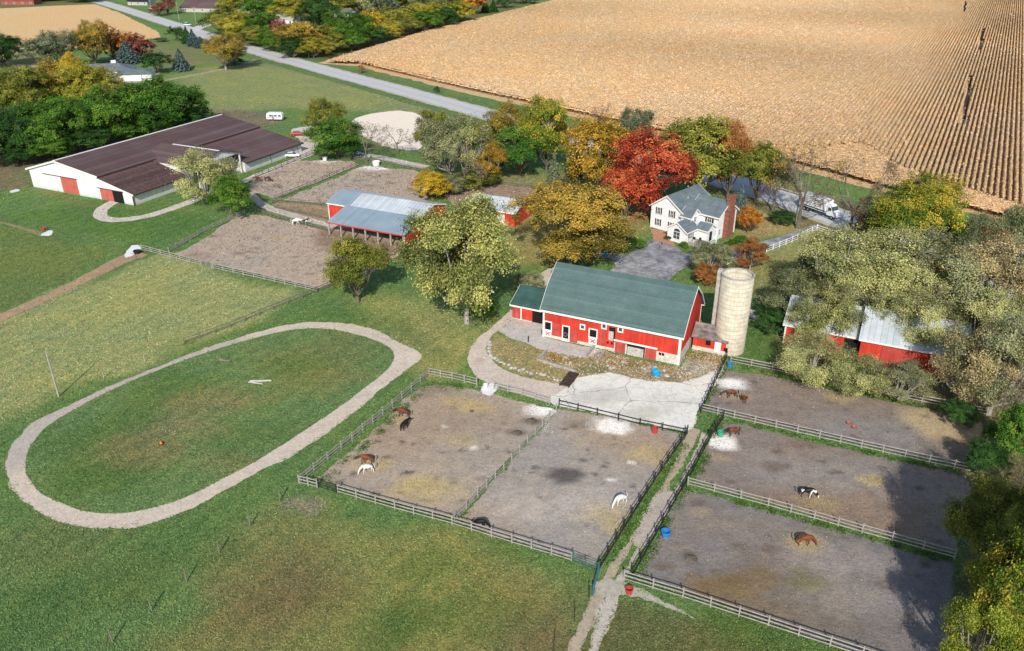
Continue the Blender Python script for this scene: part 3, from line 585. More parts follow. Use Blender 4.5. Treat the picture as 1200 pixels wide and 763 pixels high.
    q2 = q0+k*1.42+rng.normal(size=len(Q))*.17; Q = Q+nrm*((q2-q)*np.clip(op*1.3, 0, 1))[:, None]
    far = Q[:, 1]; S = (.22+far*.0010)*rng.uniform(.6, 1.5, len(Q)); S = S*(1-.25*op)
    Zt = np.where(inh, 1.62, 1.5)+rng.normal(size=len(Q))*.16
    tn = np.array(CORN)[None]*rng.choice([.72, .86, .97, 1.06, 1.15], len(Q), p=[.1, .2, .35, .25, .1])[:, None]*(1-.10*np.clip(nzs(Q), -1, 1))[:, None]
    hue = np.clip(nzv(Q[::1]*np.array([1, 1]), .012, 4)*2.2, -1, 1) if len(Q) < 10 else np.sin(Q[:, 0]*.017+np.sin(Q[:, 1]*.02)*1.7)*np.sin(Q[:, 1]*.024+1.1)
    tn[:, 1] *= 1+.05*hue; tn[:, 2] *= 1+.22*hue
    tn[:, 2] *= rng.uniform(.8, 1.25, len(Q)); tn[:, 0] *= 1.03
    so_ = quads_mesh('corn_leaves', np.c_[Q, Zt], rng.normal(size=(len(Q), 3))*.42+np.array([0, -.1, .9]), S, tn, M['blade'])
    tag(so_, 'ragged dry leaves and tassels on top of the standing corn', 'corn leaves', kind='stuff')
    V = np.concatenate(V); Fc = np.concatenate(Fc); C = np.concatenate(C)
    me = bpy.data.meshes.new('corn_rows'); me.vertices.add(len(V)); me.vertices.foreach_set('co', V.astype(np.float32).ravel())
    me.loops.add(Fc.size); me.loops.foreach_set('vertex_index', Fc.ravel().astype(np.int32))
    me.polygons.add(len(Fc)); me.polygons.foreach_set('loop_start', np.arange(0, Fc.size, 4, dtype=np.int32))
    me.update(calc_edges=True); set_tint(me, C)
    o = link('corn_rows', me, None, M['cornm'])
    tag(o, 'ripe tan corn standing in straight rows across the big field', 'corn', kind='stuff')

def quads_mesh(name, C, N, S, tint, mat, asp=.72, seed=1):
    """many small upright blades / flakes with their own colour"""
    n = len(C); rng = np.random.RandomState(seed)
    N = N/np.linalg.norm(N, axis=1)[:, None]
    a = np.cross(N, rng.normal(size=(n, 3))); a /= np.linalg.norm(a, axis=1)[:, None]; b = np.cross(N, a); S = S[:, None]
    V = np.stack([C-a*S*.5, C-b*S*.5*asp, C+a*S*.5, C+b*S*.5*asp], 1).reshape(-1, 3); F = np.arange(n*4)
    me = bpy.data.meshes.new(name); me.vertices.add(4*n); me.vertices.foreach_set('co', V.astype(np.float32).ravel())
    me.loops.add(4*n); me.loops.foreach_set('vertex_index', F.astype(np.int32))
    me.polygons.add(n); me.polygons.foreach_set('loop_start', np.arange(0, 4*n, 4, dtype=np.int32)); me.update(calc_edges=True)
    set_tint(me, np.repeat(tint, 4, 0)); return link(name, me, None, mat)
def blade_mat(name):
    s = NT(name); at = s.n('ShaderNodeAttribute', attribute_name='tint'); s.l(at.outputs['Color'], s.b.inputs['Base Color'])
    s.b.inputs['Roughness'].default_value = .9; s.b.inputs['Specular IOR Level'].default_value = .05; return s.m
M['blade'] = blade_mat('blades_and_flakes')
corn_rows()
# ------------------------------------------------------------------ buildings
def frame(px, ang):
    O = G(*px); return (O[0], O[1], 0), R(ang)
AF = -25.3
def gable(root, u0, u1, v0, v1, eave, ridge, axis, wallm, roofm, over=.45, thick=.16, ridge_at=.5, gambrel=0.0, trim=None, wall_z0=0.0, wname='wall', rname='roof'):
    """walls with gable ends plus a two-slope roof; axis = direction of the ridge"""
    w_ = MB(); r_ = MB()
    if axis == 'u': a0, a1, b0, b1 = u0, u1, v0, v1
    else: a0, a1, b0, b1 = v0, v1, u0, u1
    bm_ = b0+(b1-b0)*ridge_at
    def pt(a, b, z): return (a, b, z) if axis == 'u' else (b, a, z)
    kz = eave+(ridge-eave)*.5
    if gambrel:
        prof = [(b0, eave), (b0+(bm_-b0)*(.5-gambrel), kz), (bm_, ridge), (b1-(b1-bm_)*(.5-gambrel), kz), (b1, eave)]
    else: prof = [(b0, eave), (bm_, ridge), (b1, eave)]
    poly = [(b0, wall_z0)]+prof+[(b1, wall_z0)]
    w_.prism([pt(a0, b, z) for b, z in poly], Vector(pt(a1, 0, 0))-Vector(pt(a0, 0, 0)))
    wl = w_.build(wname, wallm, root)
    # roof slabs
    up = .02
    pr = [list(p) for p in prof]
    s0 = (pr[1][1]-pr[0][1])/(pr[1][0]-pr[0][0]); s1 = (pr[-2][1]-pr[-1][1])/(pr[-2][0]-pr[-1][0])
    pr[0] = [pr[0][0]-over, pr[0][1]-over*s0]; pr[-1] = [pr[-1][0]+over, pr[-1][1]+over*s1]
    top = [(b, z+thick+up) for b, z in pr]; bot = [(b, z+up) for b, z in pr]
    r_.prism([pt(a0-over, b, z) for b, z in top+bot[::-1]], Vector(pt(a1+2*over, 0, 0))-Vector(pt(a0, 0, 0)))
    rf = r_.build(rname, roofm, root)
    if trim:
        t = MB()
        for aa in (a0-over-.05, a1+over):
            pp = [(b, z+thick+up+.03) for b, z in pr]+[(b, z-.12) for b, z in pr][::-1]
            t.prism([pt(aa, b, z) for b, z in pp], pt(.05, 0, 0))
        for b, z, sg in ((pr[0][0], pr[0][1], -1), (pr[-1][0], pr[-1][1], 1)):
            y0, y1 = (b-.06, b-.003) if sg < 0 else (b+.003, b+.06)
            if axis == 'u': t.box(a0-over, a1+over, y0, y1, z-.14, z+thick)
            else: t.box(y0, y1, a0-over, a1+over, z-.14, z+thick)
        t.build('fascia', trim, root)
    return wl, rf
def panel(root, name, face, a0, a1, z0, z1, mat, d=.03, at=0.0, child=None):
    """flat piece fixed on a wall: face 'v-' etc = wall plane side, at = its coordinate"""
    b = MB()
    if face[0] == 'v':
        y = (at-d, at-.003) if face[1] == '-' else (at+.003, at+d); b.box(a0, a1, y[0], y[1], z0, z1)
    else:
        x = (at-d, at-.003) if face[1] == '-' else (at+.003, at+d); b.box(x[0], x[1], a0, a1, z0, z1)
    return b.build(name, mat, child or root)
def framebox(b, face, at, a0, a1, z0, z1, t, d):
    for (p0, p1, q0, q1) in ((a0-t, a0, z0-t, z1+t), (a1, a1+t, z0-t, z1+t), (a0, a1, z0-t, z0), (a0, a1, z1, z1+t)):
        if face[0] == 'v':
            y = (at-d, at-.003) if face[1] == '-' else (at+.003, at+d); b.box(p0, p1, y[0], y[1], q0, q1)
        else:
            x = (at-d, at-.003) if face[1] == '-' else (at+.003, at+d); b.box(x[0], x[1], p0, p1, q0, q1)
def window(root, face, at, a0, a1, z0, z1, shutters=False, t=.12, bars=True, pane=None, d=.09, fm=None):
    b = MB(); framebox(b, face, at, a0, a1, z0, z1, t, d)
    if bars:
        m = (a0+a1)/2; zz = (z0+z1)/2
        for (p0, p1, q0, q1) in ((m-.03, m+.03, z0, z1), (a0, m-.033, zz-.03, zz+.03), (m+.033, a1, zz-.03, zz+.03)):
            if face[0] == 'v':
                y = (at-d*.7, at-.01) if face[1] == '-' else (at+.01, at+d*.7); b.box(p0, p1, y[0], y[1], q0, q1)
            else:
                x = (at-d*.7, at-.01) if face[1] == '-' else (at+.01, at+d*.7); b.box(x[0], x[1], p0, p1, q0, q1)
    f = b.build('window', fm or M['trim'], root)
    panel(root, 'pane', face, a0, a1, z0, z1, pane or M['glass'], .025, at, child=f)
    if shutters:
        wd = (a1-a0)*.42
        for s0, s1 in ((a0-t-wd, a0-t-.01), (a1+t+.01, a1+t+wd)):
            panel(root, 'shutter', face, s0, s1, z0-.05, z1+.05, M['shutter'], .06, at)
    return f

# --- main red barn
O, rz = frame((795, 428), AF)
b = empty('red_barn', O, rz, 'long red barn with green shingle roof and white trim beside the silo', 'barn')
gable(b, -23.4, 0, 0, 12.9, 5.5, 11.0, 'u', M['red'], M['green_roof'], .5, .2, gambrel=.09, trim=M['trim'])
fd = MB(); fd.box(-10.8, 0.04, -.06, -.004, 0, 1.75); fd.box(-23.4, -10.8, -.06, -.004, 0, .55); fd.box(.004, .06, -.06, 12.9, 0, 1.9); fd.build('foundation', M['found'], b)
tr = MB()
for u0_, u1_, v0_, v1_, z0_, z1_, nm_ in ((-23.5, -23.18, -.12, -.065, 0, 5.35, 'corner_trim'), (-.28, .04, -.12, -.065, 0, 5.35, 'corner_trim'), (.065, .12, -.06, .25, 0, 5.35, 'corner_trim'), (.065, .12, 12.6, 12.9, 0, 5.3, 'corner_trim'), (-10.9, -3.6, -.12, -.064, 2.0, 2.3, 'header_board')):
    tr = MB(); tr.box(u0_, u1_, v0_, v1_, z0_, z1_); tr.build(nm_, M['trim'], b)
def dutch(u0, u1, z0, z1):
    f = MB(); framebox(f, 'v-', 0, u0, u1, z0+.9, z1, .18, .12)
    d = f.build('door', M['white'], b)
    panel(b, 'opening', 'v-', u0, u1, z0+.9, z1, M['dark'], .04, 0, child=d)
    panel(b, 'lower_leaf', 'v-', u0-.1, u1+.1, z0-.35, z0+.715, M['white'], .13, 0, child=d)
    x = MB(); m0, m1, n0, n1 = u0+.2, u1-.2, z0-.15, z0+.55
    x.bar((m0, -.16, n0), (m1, -.16, n1), .05, .17); x.bar((m0, -.165, n1), (m1, -.165, n0), .05, .17)
    x.build('cross_brace', M['red_door'], d)
def uu(px, py, h=0): # photo point on front wall -> local u
    best = None
    for k in range(0, 260):
        u = -24+k*.1; X = O[0]+u*math.cos(rz); Y = O[1]+u*math.sin(rz); q = J(X, Y, h)[0]
        if best is None or abs(q-px) < best[0]: best = (abs(q-px), u)
    return best[1]
dutch(uu(639, 0, 2), uu(646, 0, 2), .6, 2.9)
dutch(uu(691, 0, 2), uu(699, 0, 2), .95, 3.2)
# open passage door with a red leaf beside it
a, c = uu(660, 0, 2), uu(666.5, 0, 2)
f = MB(); framebox(f, 'v-', 0, a, c, .15, 2.75, .18, .12); d = f.build('door', M['white'], b)
panel(b, 'opening', 'v-', a, c, .15, 2.75, M['dark'], .04, 0, child=d); panel(b, 'open_leaf', 'v-', c+.25, c+1.6, .1, 2.5, M['red_door'], .13, 0, child=d)
w1 = MB(); w1.lathe([(.28, -.04), (.36, -.04), (.36, .04), (.28, .04), (.28, -.04)], 16); wo = w1.build('hanging_tyre', M['chrome'], d); wo.location = (a+.45, -.12, 1.3); wo.rotation_euler = (math.pi/2, 0, 0)
panel(b, 'sliding_door', 'v-', uu(699.8, 0, 2), uu(709, 0, 2), .9, 3.3, M['red_door'], .11, 0)
panel(b, 'sliding_door', 'v-', uu(645.5, 0, 2)+.3, uu(656, 0, 2), .75, 2.9, M['red_door'], .11, 0)
for px_, z0 in ((683, 3.0), (708, 3.9), (727, 3.9)):
    u = uu(px_, 0, 3.5); window(b, 'v-', 0, u-.28, u+.28, z0, z0+.62, t=.2, bars=False, fm=M['white'])
u = uu(717, 0, 3); panel(b, 'loft_doorway', 'v-', u-.5, u+.55, 1.9, 4.3, M['dark'], .08, 0); panel(b, 'loft_gate', 'v-', u-.5, u+.3, 1.95, 3.6, M['stone'], .12, 0)
panel(b, 'stable_door', 'v-', uu(721, 0, 1), uu(733, 0, 1), -.0, 1.97, M['red_door'], .16, 0)
panel(b, 'stable_door', 'v-', uu(756.5, 0, 1), uu(769, 0, 1), -.0, 1.97, M['red_door'], .16, 0)
panel(b, 'stable_opening', 'v-', uu(735, 0, 1), uu(756, 0, 1), 0, 1.97, M['dark'], .10, 0); panel(b, 'stable_opening_sill', 'v-', uu(735.5, 0, 1), uu(754, 0, 1), 0, 1.55, M['stone'], .13, 0)
for px_ in (773.5, 777.5): u = uu(px_, 0, 1.5); panel(b, 'vent_hole', 'v-', u-.2, u+.2, 1.15, 1.6, M['dark'], .09, 0)
for px_ in (712.5, 717.5): u = uu(px_, 0, 1.5); panel(b, 'vent_hole', 'v-', u-.14, u+.14, 1.25, 1.6, M['dark'], .09, 0)
# --- low annex on its left
an = empty('barn_annex', O, rz, 'low red annex with a dark green roof built onto the left end of the barn', 'annex')
gable(an, -31.2, -23.95, 4.2, 12.4, 2.75, 4.6, 'u', M['red'], M['green_roof_dark'], .35, .15, trim=M['trim'])
panel(an, 'opening', 'v-', -27.3, -24.3, .05, 2.4, M['dark'], .05, 4.2); panel(an, 'sliding_door', 'v-', -31.0, -29.6, .15, 2.4, M['red_door'], .1, 4.2); panel(an, 'corner_trim', 'v-', -29.55, -29.35, .0, 2.6, M['trim'], .12, 4.2)
panel(an, 'foundation', 'v-', -31.2, -27.35, 0, .14, M['found'], .14, 4.2)
# --- milk house joining barn to silo
mh = empty('milk_house', O, rz, 'small red milk house with a grey shake roof between barn and silo', 'shed')
gable(mh, .6, 6.0, 6.3, 10.8, 2.5, 3.9, 'u', M['red'], M['wood_shake'], .3, .13)
panel(mh, 'foundation', 'v-', .6, 6.0, 0, .75, M['found'], .08, 6.3); panel(mh, 'window', 'v-', 2.7, 3.5, 1.3, 2.1, M['dark'], .05, 6.3); panel(mh, 'door', 'v-', 4.2, 5.2, .4, 2.3, M['white'], .12, 6.3)
# --- silo
sx, sy = G(853.5, 409)
si = empty('silo', (sx, sy, 0), rz, 'tall cream concrete stave silo without a roof beside the red barn', 'silo')
s_ = MB(); HS = 13.4
s_.lathe([(2.52, 0), (2.52, HS), (2.37, HS), (2.37, 2.0), (0.01, 2.0)], 48); wl = s_.build('silo_wall', M['silo'], si)
for p in wl.data.polygons: p.use_smooth = abs(p.normal.z) < .5
rim = MB(); rim.lathe([(2.58, HS-.12), (2.58, HS+.05), (2.32, HS+.05), (2.32, HS-.12)], 48); rim.build('rim', M['conc'], si)
chd = MB(); th = R(172); 
cxx, cyy = 2.85*math.cos(th), 2.85*math.sin(th); chd.box(cxx-.42, cxx+.35, cyy-.45, cyy+.45, 3.4, HS+.2); chd.build('chute', M['conc'], si)
panel(si, 'hatch', 'v-', -.3, .3, .6, 1.4, M['dark'], .08, -2.5)
# --- white riding barn
O2, rz2 = frame((158, 241), AF)
wb = empty('riding_barn', O2, rz2, 'very long white metal riding barn with brown roofs and red sliding doors', 'barn')
def profile_block(v0, v1, prof, wallm):
    w_ = MB(); w_.prism([(prof[0][0], v0, 0)]+[(a, v0, z) for a, z in prof]+[(prof[-1][0], v0, 0)], (0, v1-v0, 0)); return w_
def slab(r_, v0, v1, p, q, th=.16):
    r_.prism([(p[0], v0, p[1]+.02), (p[0], v0, p[1]+.02+th), (q[0], v0, q[1]+.02+th), (q[0], v0, q[1]+.02)], (0, v1-v0, 0))
profile_block(0, 59, [(-36.6, 5.0), (-25.5, 8.2), (-11, 6.0)], 0).build('wall', M['white_metal'], wb)
profile_block(.01, 17.5, [(-10.99, 5.5), (0, 2.95)], 0).build('wall', M['white_metal'], wb)
profile_block(34.5, 58.99, [(-10.99, 5.5), (4.6, 2.75)], 0).build('wall', M['white_metal'], wb)
r1 = MB(); slab(r1, -.5, 59.5, (-37.3, 4.8), (-25.5, 8.2)); slab(r1, -.5, 59.5, (-25.5, 8.2), (-10.7, 5.95)); r1.build('roof', M['brown_roof'], wb)
for v0, v1, ue, ze in ((-.5, 17.7, .8, 2.77), (34.3, 59.5, 5.3, 2.63)):
    r2 = MB(); slab(r2, v0, v1, (-10.96, 5.5), (ue, ze)); r2.build('lean_to_roof', M['brown_roof2'] if v0 < 0 else M['brown_roof'], wb)
    g2 = MB(); g2.box(ue+.01, ue+.15, v0, v1, ze-.12, ze+.16); g2.box(-10.9, -10.74, v0, v1, 5.62, 5.9); g2.build('gutter', M['dark_wood'], wb)
rc = MB(); rc.box(-25.8, -25.2, -.52, 59.5, 8.36, 8.46); rc.build('ridge_cap', M['trim'], wb)
for a, c in (((-37.3, 4.8), (-25.5, 8.2)), ((-25.5, 8.2), (-10.7, 5.95)), ((-10.7, 5.4), (.8, 2.77))):
    t = MB(); t.prism([(a[0], -.56, a[1]-.2), (a[0], -.56, a[1]+.22), (c[0], -.56, c[1]+.22), (c[0], -.56, c[1]-.2)], (0, .05, 0)); t.build('fascia', M['trim'], wb)
# cross gable with entry porch
gable(wb, -16, -2, 17.7, 34.3, 5.6, 7.9, 'u', M['white_metal'], M['brown_roof'], .35, .15)
cg = MB(); cg.prism([(-2, 17.7, 5.6), (-2, 26, 7.9), (-2, 34.3, 5.6)], (6, 0, 0)); cg.build('porch_gable', M['white_metal'], wb)
cr = MB(); cr.prism([(-1.6, 17.3, 5.52), (-1.6, 26, 7.93), (-1.6, 34.7, 5.52), (-1.6, 34.7, 5.68), (-1.6, 26, 8.09), (-1.6, 17.3, 5.68)], (6.1, 0, 0)); cr.build('porch_roof', M['brown_roof'], wb)
rc = MB(); rc.box(-12, 4.5, 25.8, 26.2, 8.06, 8.16); rc.build('ridge_cap', M['trim'], wb)
for v in (18.2, 26, 33.8): q = MB(); q.box(3.6, 3.9, v-.15, v+.15, 0, 5.6); q.build('porch_post', M['trim'], wb)
panel(wb, 'doorway', 'u+', 22, 30, 0, 4, M['dark'], .05, -2)
for (a, c, z0, z1) in ((-25.0, -19.2, .1, 4.1), (-11.2, -6.9, .1, 2.9)): panel(wb, 'sliding_door', 'v-', a, c, z0, z1, M['salmon'], .12, 0)
panel(wb, 'doorway', 'v-', -6.85, -3.4, .02, 2.9, M['dark'], .05, 0)
q = MB(); q.box(-31.5, -18.9, -.2, -.06, 4.2, 4.35); q.build('door_track', M['dark_wood'], wb); q = MB(); q.box(-12, -3, -.2, -.06, 3.0, 3.12); q.build('door_track', M['dark_wood'], wb)
ct_ = MB(); ct_.box(-.1, .2, -.2, -.03, 0, 2.6); ct_.build('downspout', M['dark_wood'], wb)
for v in (45, 57): q = MB(); q.box(4.62, 4.75, v, v+.15, 0, 2.5); q.build('downspout', M['grey_board'], wb)
# --- run-in shed, red with blue-grey metal roof
O3, rz3 = frame((473, 288), AF)
rs_ = empty('run_in_shed', O3, rz3, 'red shed with blue-grey metal roof and an open post-fronted lean-to', 'shed')
gable(rs_, -23.8, 1.0, 6.0, 16.6, 4.6, 6.1, 'u', M['red'], M['metal_light'], .3, .12, trim=M['trim'])
pa = MB(); pa.prism([(-24.15, 5.6, 4.69), (-24.15, 11.3, 6.29), (-24.15, 11.3, 6.31), (-24.15, 5.6, 4.71)], (6.2, 0, 0)); pa.build('roof_panel', M['metal_blue'], rs_)
lr = MB(); lr.prism([(-18.9, -1.6, 3.0), (-18.9, -1.6, 3.14), (-18.9, 5.95, 4.74), (-18.9, 5.95, 4.6)], (20.3, 0, 0)); lr.build('lean_to_roof', M['metal_blue'], rs_)
lf = MB(); lf.box(-18.9, 1.4, -1.7, -1.61, 2.85, 3.12); lf.build('fascia', M['red_door'], rs_)
for k in range(7): q = MB(); x = -18.6+k*3.25; q.box(x-.14, x+.14, -1.4, -1.12, 0, 2.98); q.build('post', M['grey_board'], rs_)
q = MB(); q.prism([(1.02, -1.2, 0), (1.02, -1.2, 2.95), (1.02, 5.9, 4.5), (1.02, 5.9, 0)], (.12, 0, 0)); q.build('side_wall', M['red'], rs_)
q = MB(); q.box(-23.95, -23.75, 5.85, 5.98, 0, 4.5); q.build('corner_trim', M['trim'], rs_); q = MB(); q.box(1.0, 1.2, -1.35, -1.2, 0, 2.9); q.build('corner_trim', M['trim'], rs_)
panel(rs_, 'back_wall_shade', 'v-', -18.5, .8, .0, 4.2, M['dark'], .05, 6.0); panel(rs_, 'window', 'u+', 12, 13.5, 1.6, 2.9, M['dark'], .05, 1.0)  # flat black panel on the back wall paints the lean-to's inner shade
# --- second small metal-roofed shed
O4, rz4 = frame((555, 252), AF)
s2 = empty('metal_roof_shed', O4, rz4, 'small red shed with pale metal roof half hidden behind the big yellow-green tree', 'shed')
gable(s2, .5, 12.5, -3.6, 6.0, 3.4, 5.0, 'u', M['red'], M['metal_light'], .35, .12, trim=M['trim'])
panel(s2, 'door', 'v-', 8, 10, .1, 2.6, M['trim'], .1, -3.6)
# --- machine shed right
O5, rz5 = frame((917, 402), AF)
ms = empty('machine_shed', O5, rz5, 'long red machine shed with pale metal roof under the right-hand trees', 'shed')
gable(ms, 0, 11.4, 0, 13, 3.6, 6.0, 'u', M['red'], M['metal_light'], .35, .14, trim=M['trim'])
gable(ms, 11.8, 26.5, -1.6, 12, 4.2, 6.8, 'u', M['red'], M['metal_light'], .35, .14, trim=M['trim'])
panel(ms, 'doorway', 'v-', 9.3, 11.3, .1, 3.0, M['dark'], .05, 0); panel(ms, 'corner_trim', 'v-', -.02, .22, 0, 3.4, M['trim'], .1, 0); panel(ms, 'sliding_door', 'v-', 15, 20, .1, 3.6, M['red_door'], .12, -1.6)

# --- white farmhouse
O6, rz6 = frame((761.6, 265.6), -44)
h = empty('farmhouse', O6, rz6, 'white two-storey farmhouse with grey roof, black shutters and brick chimney', 'house')
gable(h, 0, 8.4, 0, 12.0, 5.3, 8.2, 'v', M['clapboard'], M['grey_roof'], .45, .18, trim=M['trim'])
gable(h, 8.42, 15.6, 3.0, 10.6, 5.3, 7.9, 'u', M['clapboard'], M['grey_roof'], .4, .18, wname='wing_wall', rname='wing_roof', trim=M['trim'])
rx = MB(); rx.prism([(5.5, 2.6, 5.15+.18), (5.5, 6.8, 8.08), (5.5, 11, 5.33)], (3.3, 0, 0)); rx.build('roof_saddle', M['grey_roof'], h)
gable(h, 8.42, 10.9, -.6, 2.98, 4.9, 6.4, 'u', M['clapboard'], M['grey_roof'], .3, .14, wname='dormer_wall', rname='dormer_roof', trim=M['trim'])
gable(h, 7.6, 12.4, -4.3, -.02, 2.9, 4.5, 'v', M['clapboard'], M['grey_roof'], .35, .15, wname='sunroom_wall', rname='sunroom_roof', trim=M['trim'])
gable(h, 12.5, 15.2, -.4, 2.9, 2.9, 3.9, 'u', M['clapboard'], M['grey_roof'], .3, .13, wname='porch_wall', rname='porch_roof', trim=M['trim'])
for z0 in (.9, 3.6):
    for u in (2.1, 5.6): window(h, 'v-', 0, u-.38, u+.38, z0, z0+1.45, shutters=True)
wm = window(h, 'v-', -4.3, 9.2, 10.8, .8, 2.35, t=.14)
ar = MB(); pts = [(9.2+.8+.8*math.cos(t), -4.38, 2.5+.65*math.sin(t)) for t in [math.pi*k/10 for k in range(11)]]; ar.prism(pts, (0, .06, 0)); ar.build('arch_pane', M['glass'], wm)
window(h, 'u+', 12.4, -2.9, -2.0, 1.0, 2.3, shutters=True)
window(h, 'v-', 3.0, 12.9, 13.9, 3.6, 5.0, shutters=True); window(h, 'v-', -.6, 9.2, 10.1, 3.6, 4.7); window(h, 'u+', 10.9, .6, 1.6, 3.6, 4.7)
window(h, 'v-', 3.0, 15.0-.05, 15.3, 1, 2.2); window(h, 'u+', 15.6, 8.6, 9.3, 3.6, 4.9); window(h, 'u+', 15.6, 3.5, 4.2, 1.0, 2.3)
window(h, 'u-', 0, 3, 4, 3.6, 5.0); window(h, 'u-', 0, 8, 9, 3.6, 5.0)
panel(h, 'door', 'u+', .5, 1.5, .3, 2.4, M['shutter'], .06, 15.2)
chm = MB(); chm.box(15.65, 16.7, 5.3, 7.9, 0, 6.2); chm.box(15.65, 16.7, 5.7, 7.5, 6.2, 9.3); chm.box(15.55, 16.8, 5.6, 7.6, 9.3, 9.5); chm.build('chimney', M['brick'], h)
dk = MB(); dk.box(12.45, 17.6, -4.0, -.45, 0, .55); dk.build('deck', M['grey_board'], h)
rl = MB()
for a, c in (((12.5, -4.0), (17.6, -4.0)), ((17.6, -4.0), (17.6, -.5))):
    for z in (.75, 1.0, 1.25, 1.5): rl.bar((a[0], a[1], z), (c[0], c[1], z), .06, .08)
for x, y in ((12.6, -4), (14.2, -4), (15.9, -4), (17.6, -4), (17.6, -2.2), (17.6, -.5)): rl.box(x-.08, x+.08, y-.08, y+.08, .5, 1.6)
rl.build('railing', M['white'], h)
stp = MB()
for k in range(3): stp.box(17.7+k*.35, 18.05+k*.35, -1.9, -.6, 0, .5-.15*k)
stp.build('steps', M['white'], h)
vp = MB(); vp.tube((3.2, 9.5, 7.2), (3.2, 9.5, 8.3), .09); vp.tube((6.2, 5, 6.6), (6.2, 5, 7.4), .07); vp.build('vent_pipe', M['trim'], h)
# deck chairs on the deck
def deck_chair(loc, r, label):
    e = empty('deck_chair', loc, r, label, 'chair', 'dark chairs on the farmhouse deck')
    q = MB(); q.box(-.3, .3, -.3, .3, .38, .44); q.build('seat', M['shutter'], e)
    q = MB(); q.prism([(-.3, .28, .44), (.3, .28, .44), (.3, .4, 1.0), (-.3, .4, 1.0)], (0, .05, 0)); q.build('backrest', M['shutter'], e)
    for sx_ in (-.26, .26):
        for sy_ in (-.26, .26): q = MB(); q.tube((sx_, sy_, 0), (sx_, sy_, .38), .03); q.build('leg', M['shutter'], e)
mat6 = Matrix.Translation(Vector(O6)) @ Matrix.Rotation(rz6, 4, 'Z')
for i, (u, v) in enumerate(((13.3, -2.8), (14.8, -2.0), (16.4, -2.9))):
    p = mat6 @ Vector((u, v, .552)); deck_chair(p, rz6+i*1.2, ['black deck chair nearest the sunroom window', 'black deck chair against the porch in the middle of the deck', 'black deck chair by the outer deck railing'][i])

# --- houses beyond
def house(px, ang, L, W, eave, ridge, wallm, roofm, label, extra=None, nwin=4):
    O, r_ = frame(px, ang); e = empty('house', O, r_, label, 'house')
    gable(e, 0, L, 0, W, eave, ridge, 'u', wallm, roofm, .6, .2)
    for k in range(nwin):
        u = L*(k+.6)/nwin; window(e, 'v-', 0, u-.6, u+.6, 1.0, 2.2, bars=False)
    if extra: extra(e)
    return e
def hip(e, L, W, z0, z1, mat, o=.6):
    m = MB(); a = W/2
    vs = [(-o, -o, z0), (L+o, -o, z0), (L+o, W+o, z0), (-o, W+o, z0), (a, a, z1), (L-a, a, z1)]
    m.add(vs, [(0, 1, 5, 4), (1, 2, 5), (2, 3, 4, 5), (3, 0, 4), (3, 2, 1, 0)]); m.build('roof', mat, e)
O7, r7 = frame((128, 97), 12)
e = empty('bungalow', O7, r7, 'white bungalow with grey hip roof among the trees at upper left', 'house')
q = MB(); q.box(-18, 7, 12, 24, 0, 3); q.box(3, 17, 2, 12, 0, 2.8); q.build('wall', M['clapboard'], e)
ro = MB(); vs = [(-18.8, 11.2, 3.02), (7.8, 11.2, 3.02), (7.8, 24.8, 3.02), (-18.8, 24.8, 3.02), (-12, 18, 5.4), (1, 18, 5.4)]
ro.add(vs, [(0, 1, 5, 4), (1, 2, 5), (2, 3, 4, 5), (3, 0, 4), (3, 2, 1, 0)]); ro.build('roof', M['grey_roof'], e)
ro = MB(); vs = [(2.4, 1.4, 2.82), (17.6, 1.4, 2.82), (17.6, 12.4, 2.82), (2.4, 12.4, 2.82), (7, 7, 4.3), (13, 7, 4.3)]
ro.add(vs, [(0, 1, 5, 4), (1, 2, 5), (2, 3, 4, 5), (3, 0, 4), (3, 2, 1, 0)]); ro.build('garage_roof', M['grey_roof'], e)
q = MB(); q.box(-2, 0, 18.5, 20, 4, 6.4); q.build('chimney', M['white'], e)
for x in (-15, -10, -5): window(e, 'v-', 12, x, x+2, 1, 2.2, bars=False)
for x in (4.5, 8.5, 12.5): panel(e, 'garage_door', 'v-', x, x+3, 0, 2.3, M['white'], .08, 2)
sheet('driveway', gp([(165, 86), (188, 86), (186, 92), (150, 99), (140, 97)]), .03, M['gravel'], (.5, .42, .38), grid=2, step=1, amp=.3)
house((212, 14), -8, 46, 20, 3.2, 7.5, M['stone'], M['brown_roof'], 'low building with a very wide brown roof beyond the road at the top', nwin=7)
house((150, 6), -10, 17, 12, 3.0, 6.5, M['stone'], M['shutter'], 'house with dark blue roof at the top beside the road', nwin=3)
house((95, -4), 5, 22, 14, 4, 7.5, M['stone'], M['brown_roof'], 'brown-roofed house behind the far field at the top left', nwin=3)
house((2, 6), 0, 26, 12, 3.6, 6.2, M['brick'], M['red_door'], 'long rust-red building at the top left corner', nwin=4)
house((322, 28), -20, 14, 9, 3.2, 5.6, M['clapboard'], M['stone'], 'pale house peeping between the yellow trees beyond the road', nwin=3)
house((392, 20), -24, 12, 9, 3.2, 5.6, M['clapboard'], M['wood_shake'], 'grey-roofed house hidden behind the row of yellow trees', nwin=3)

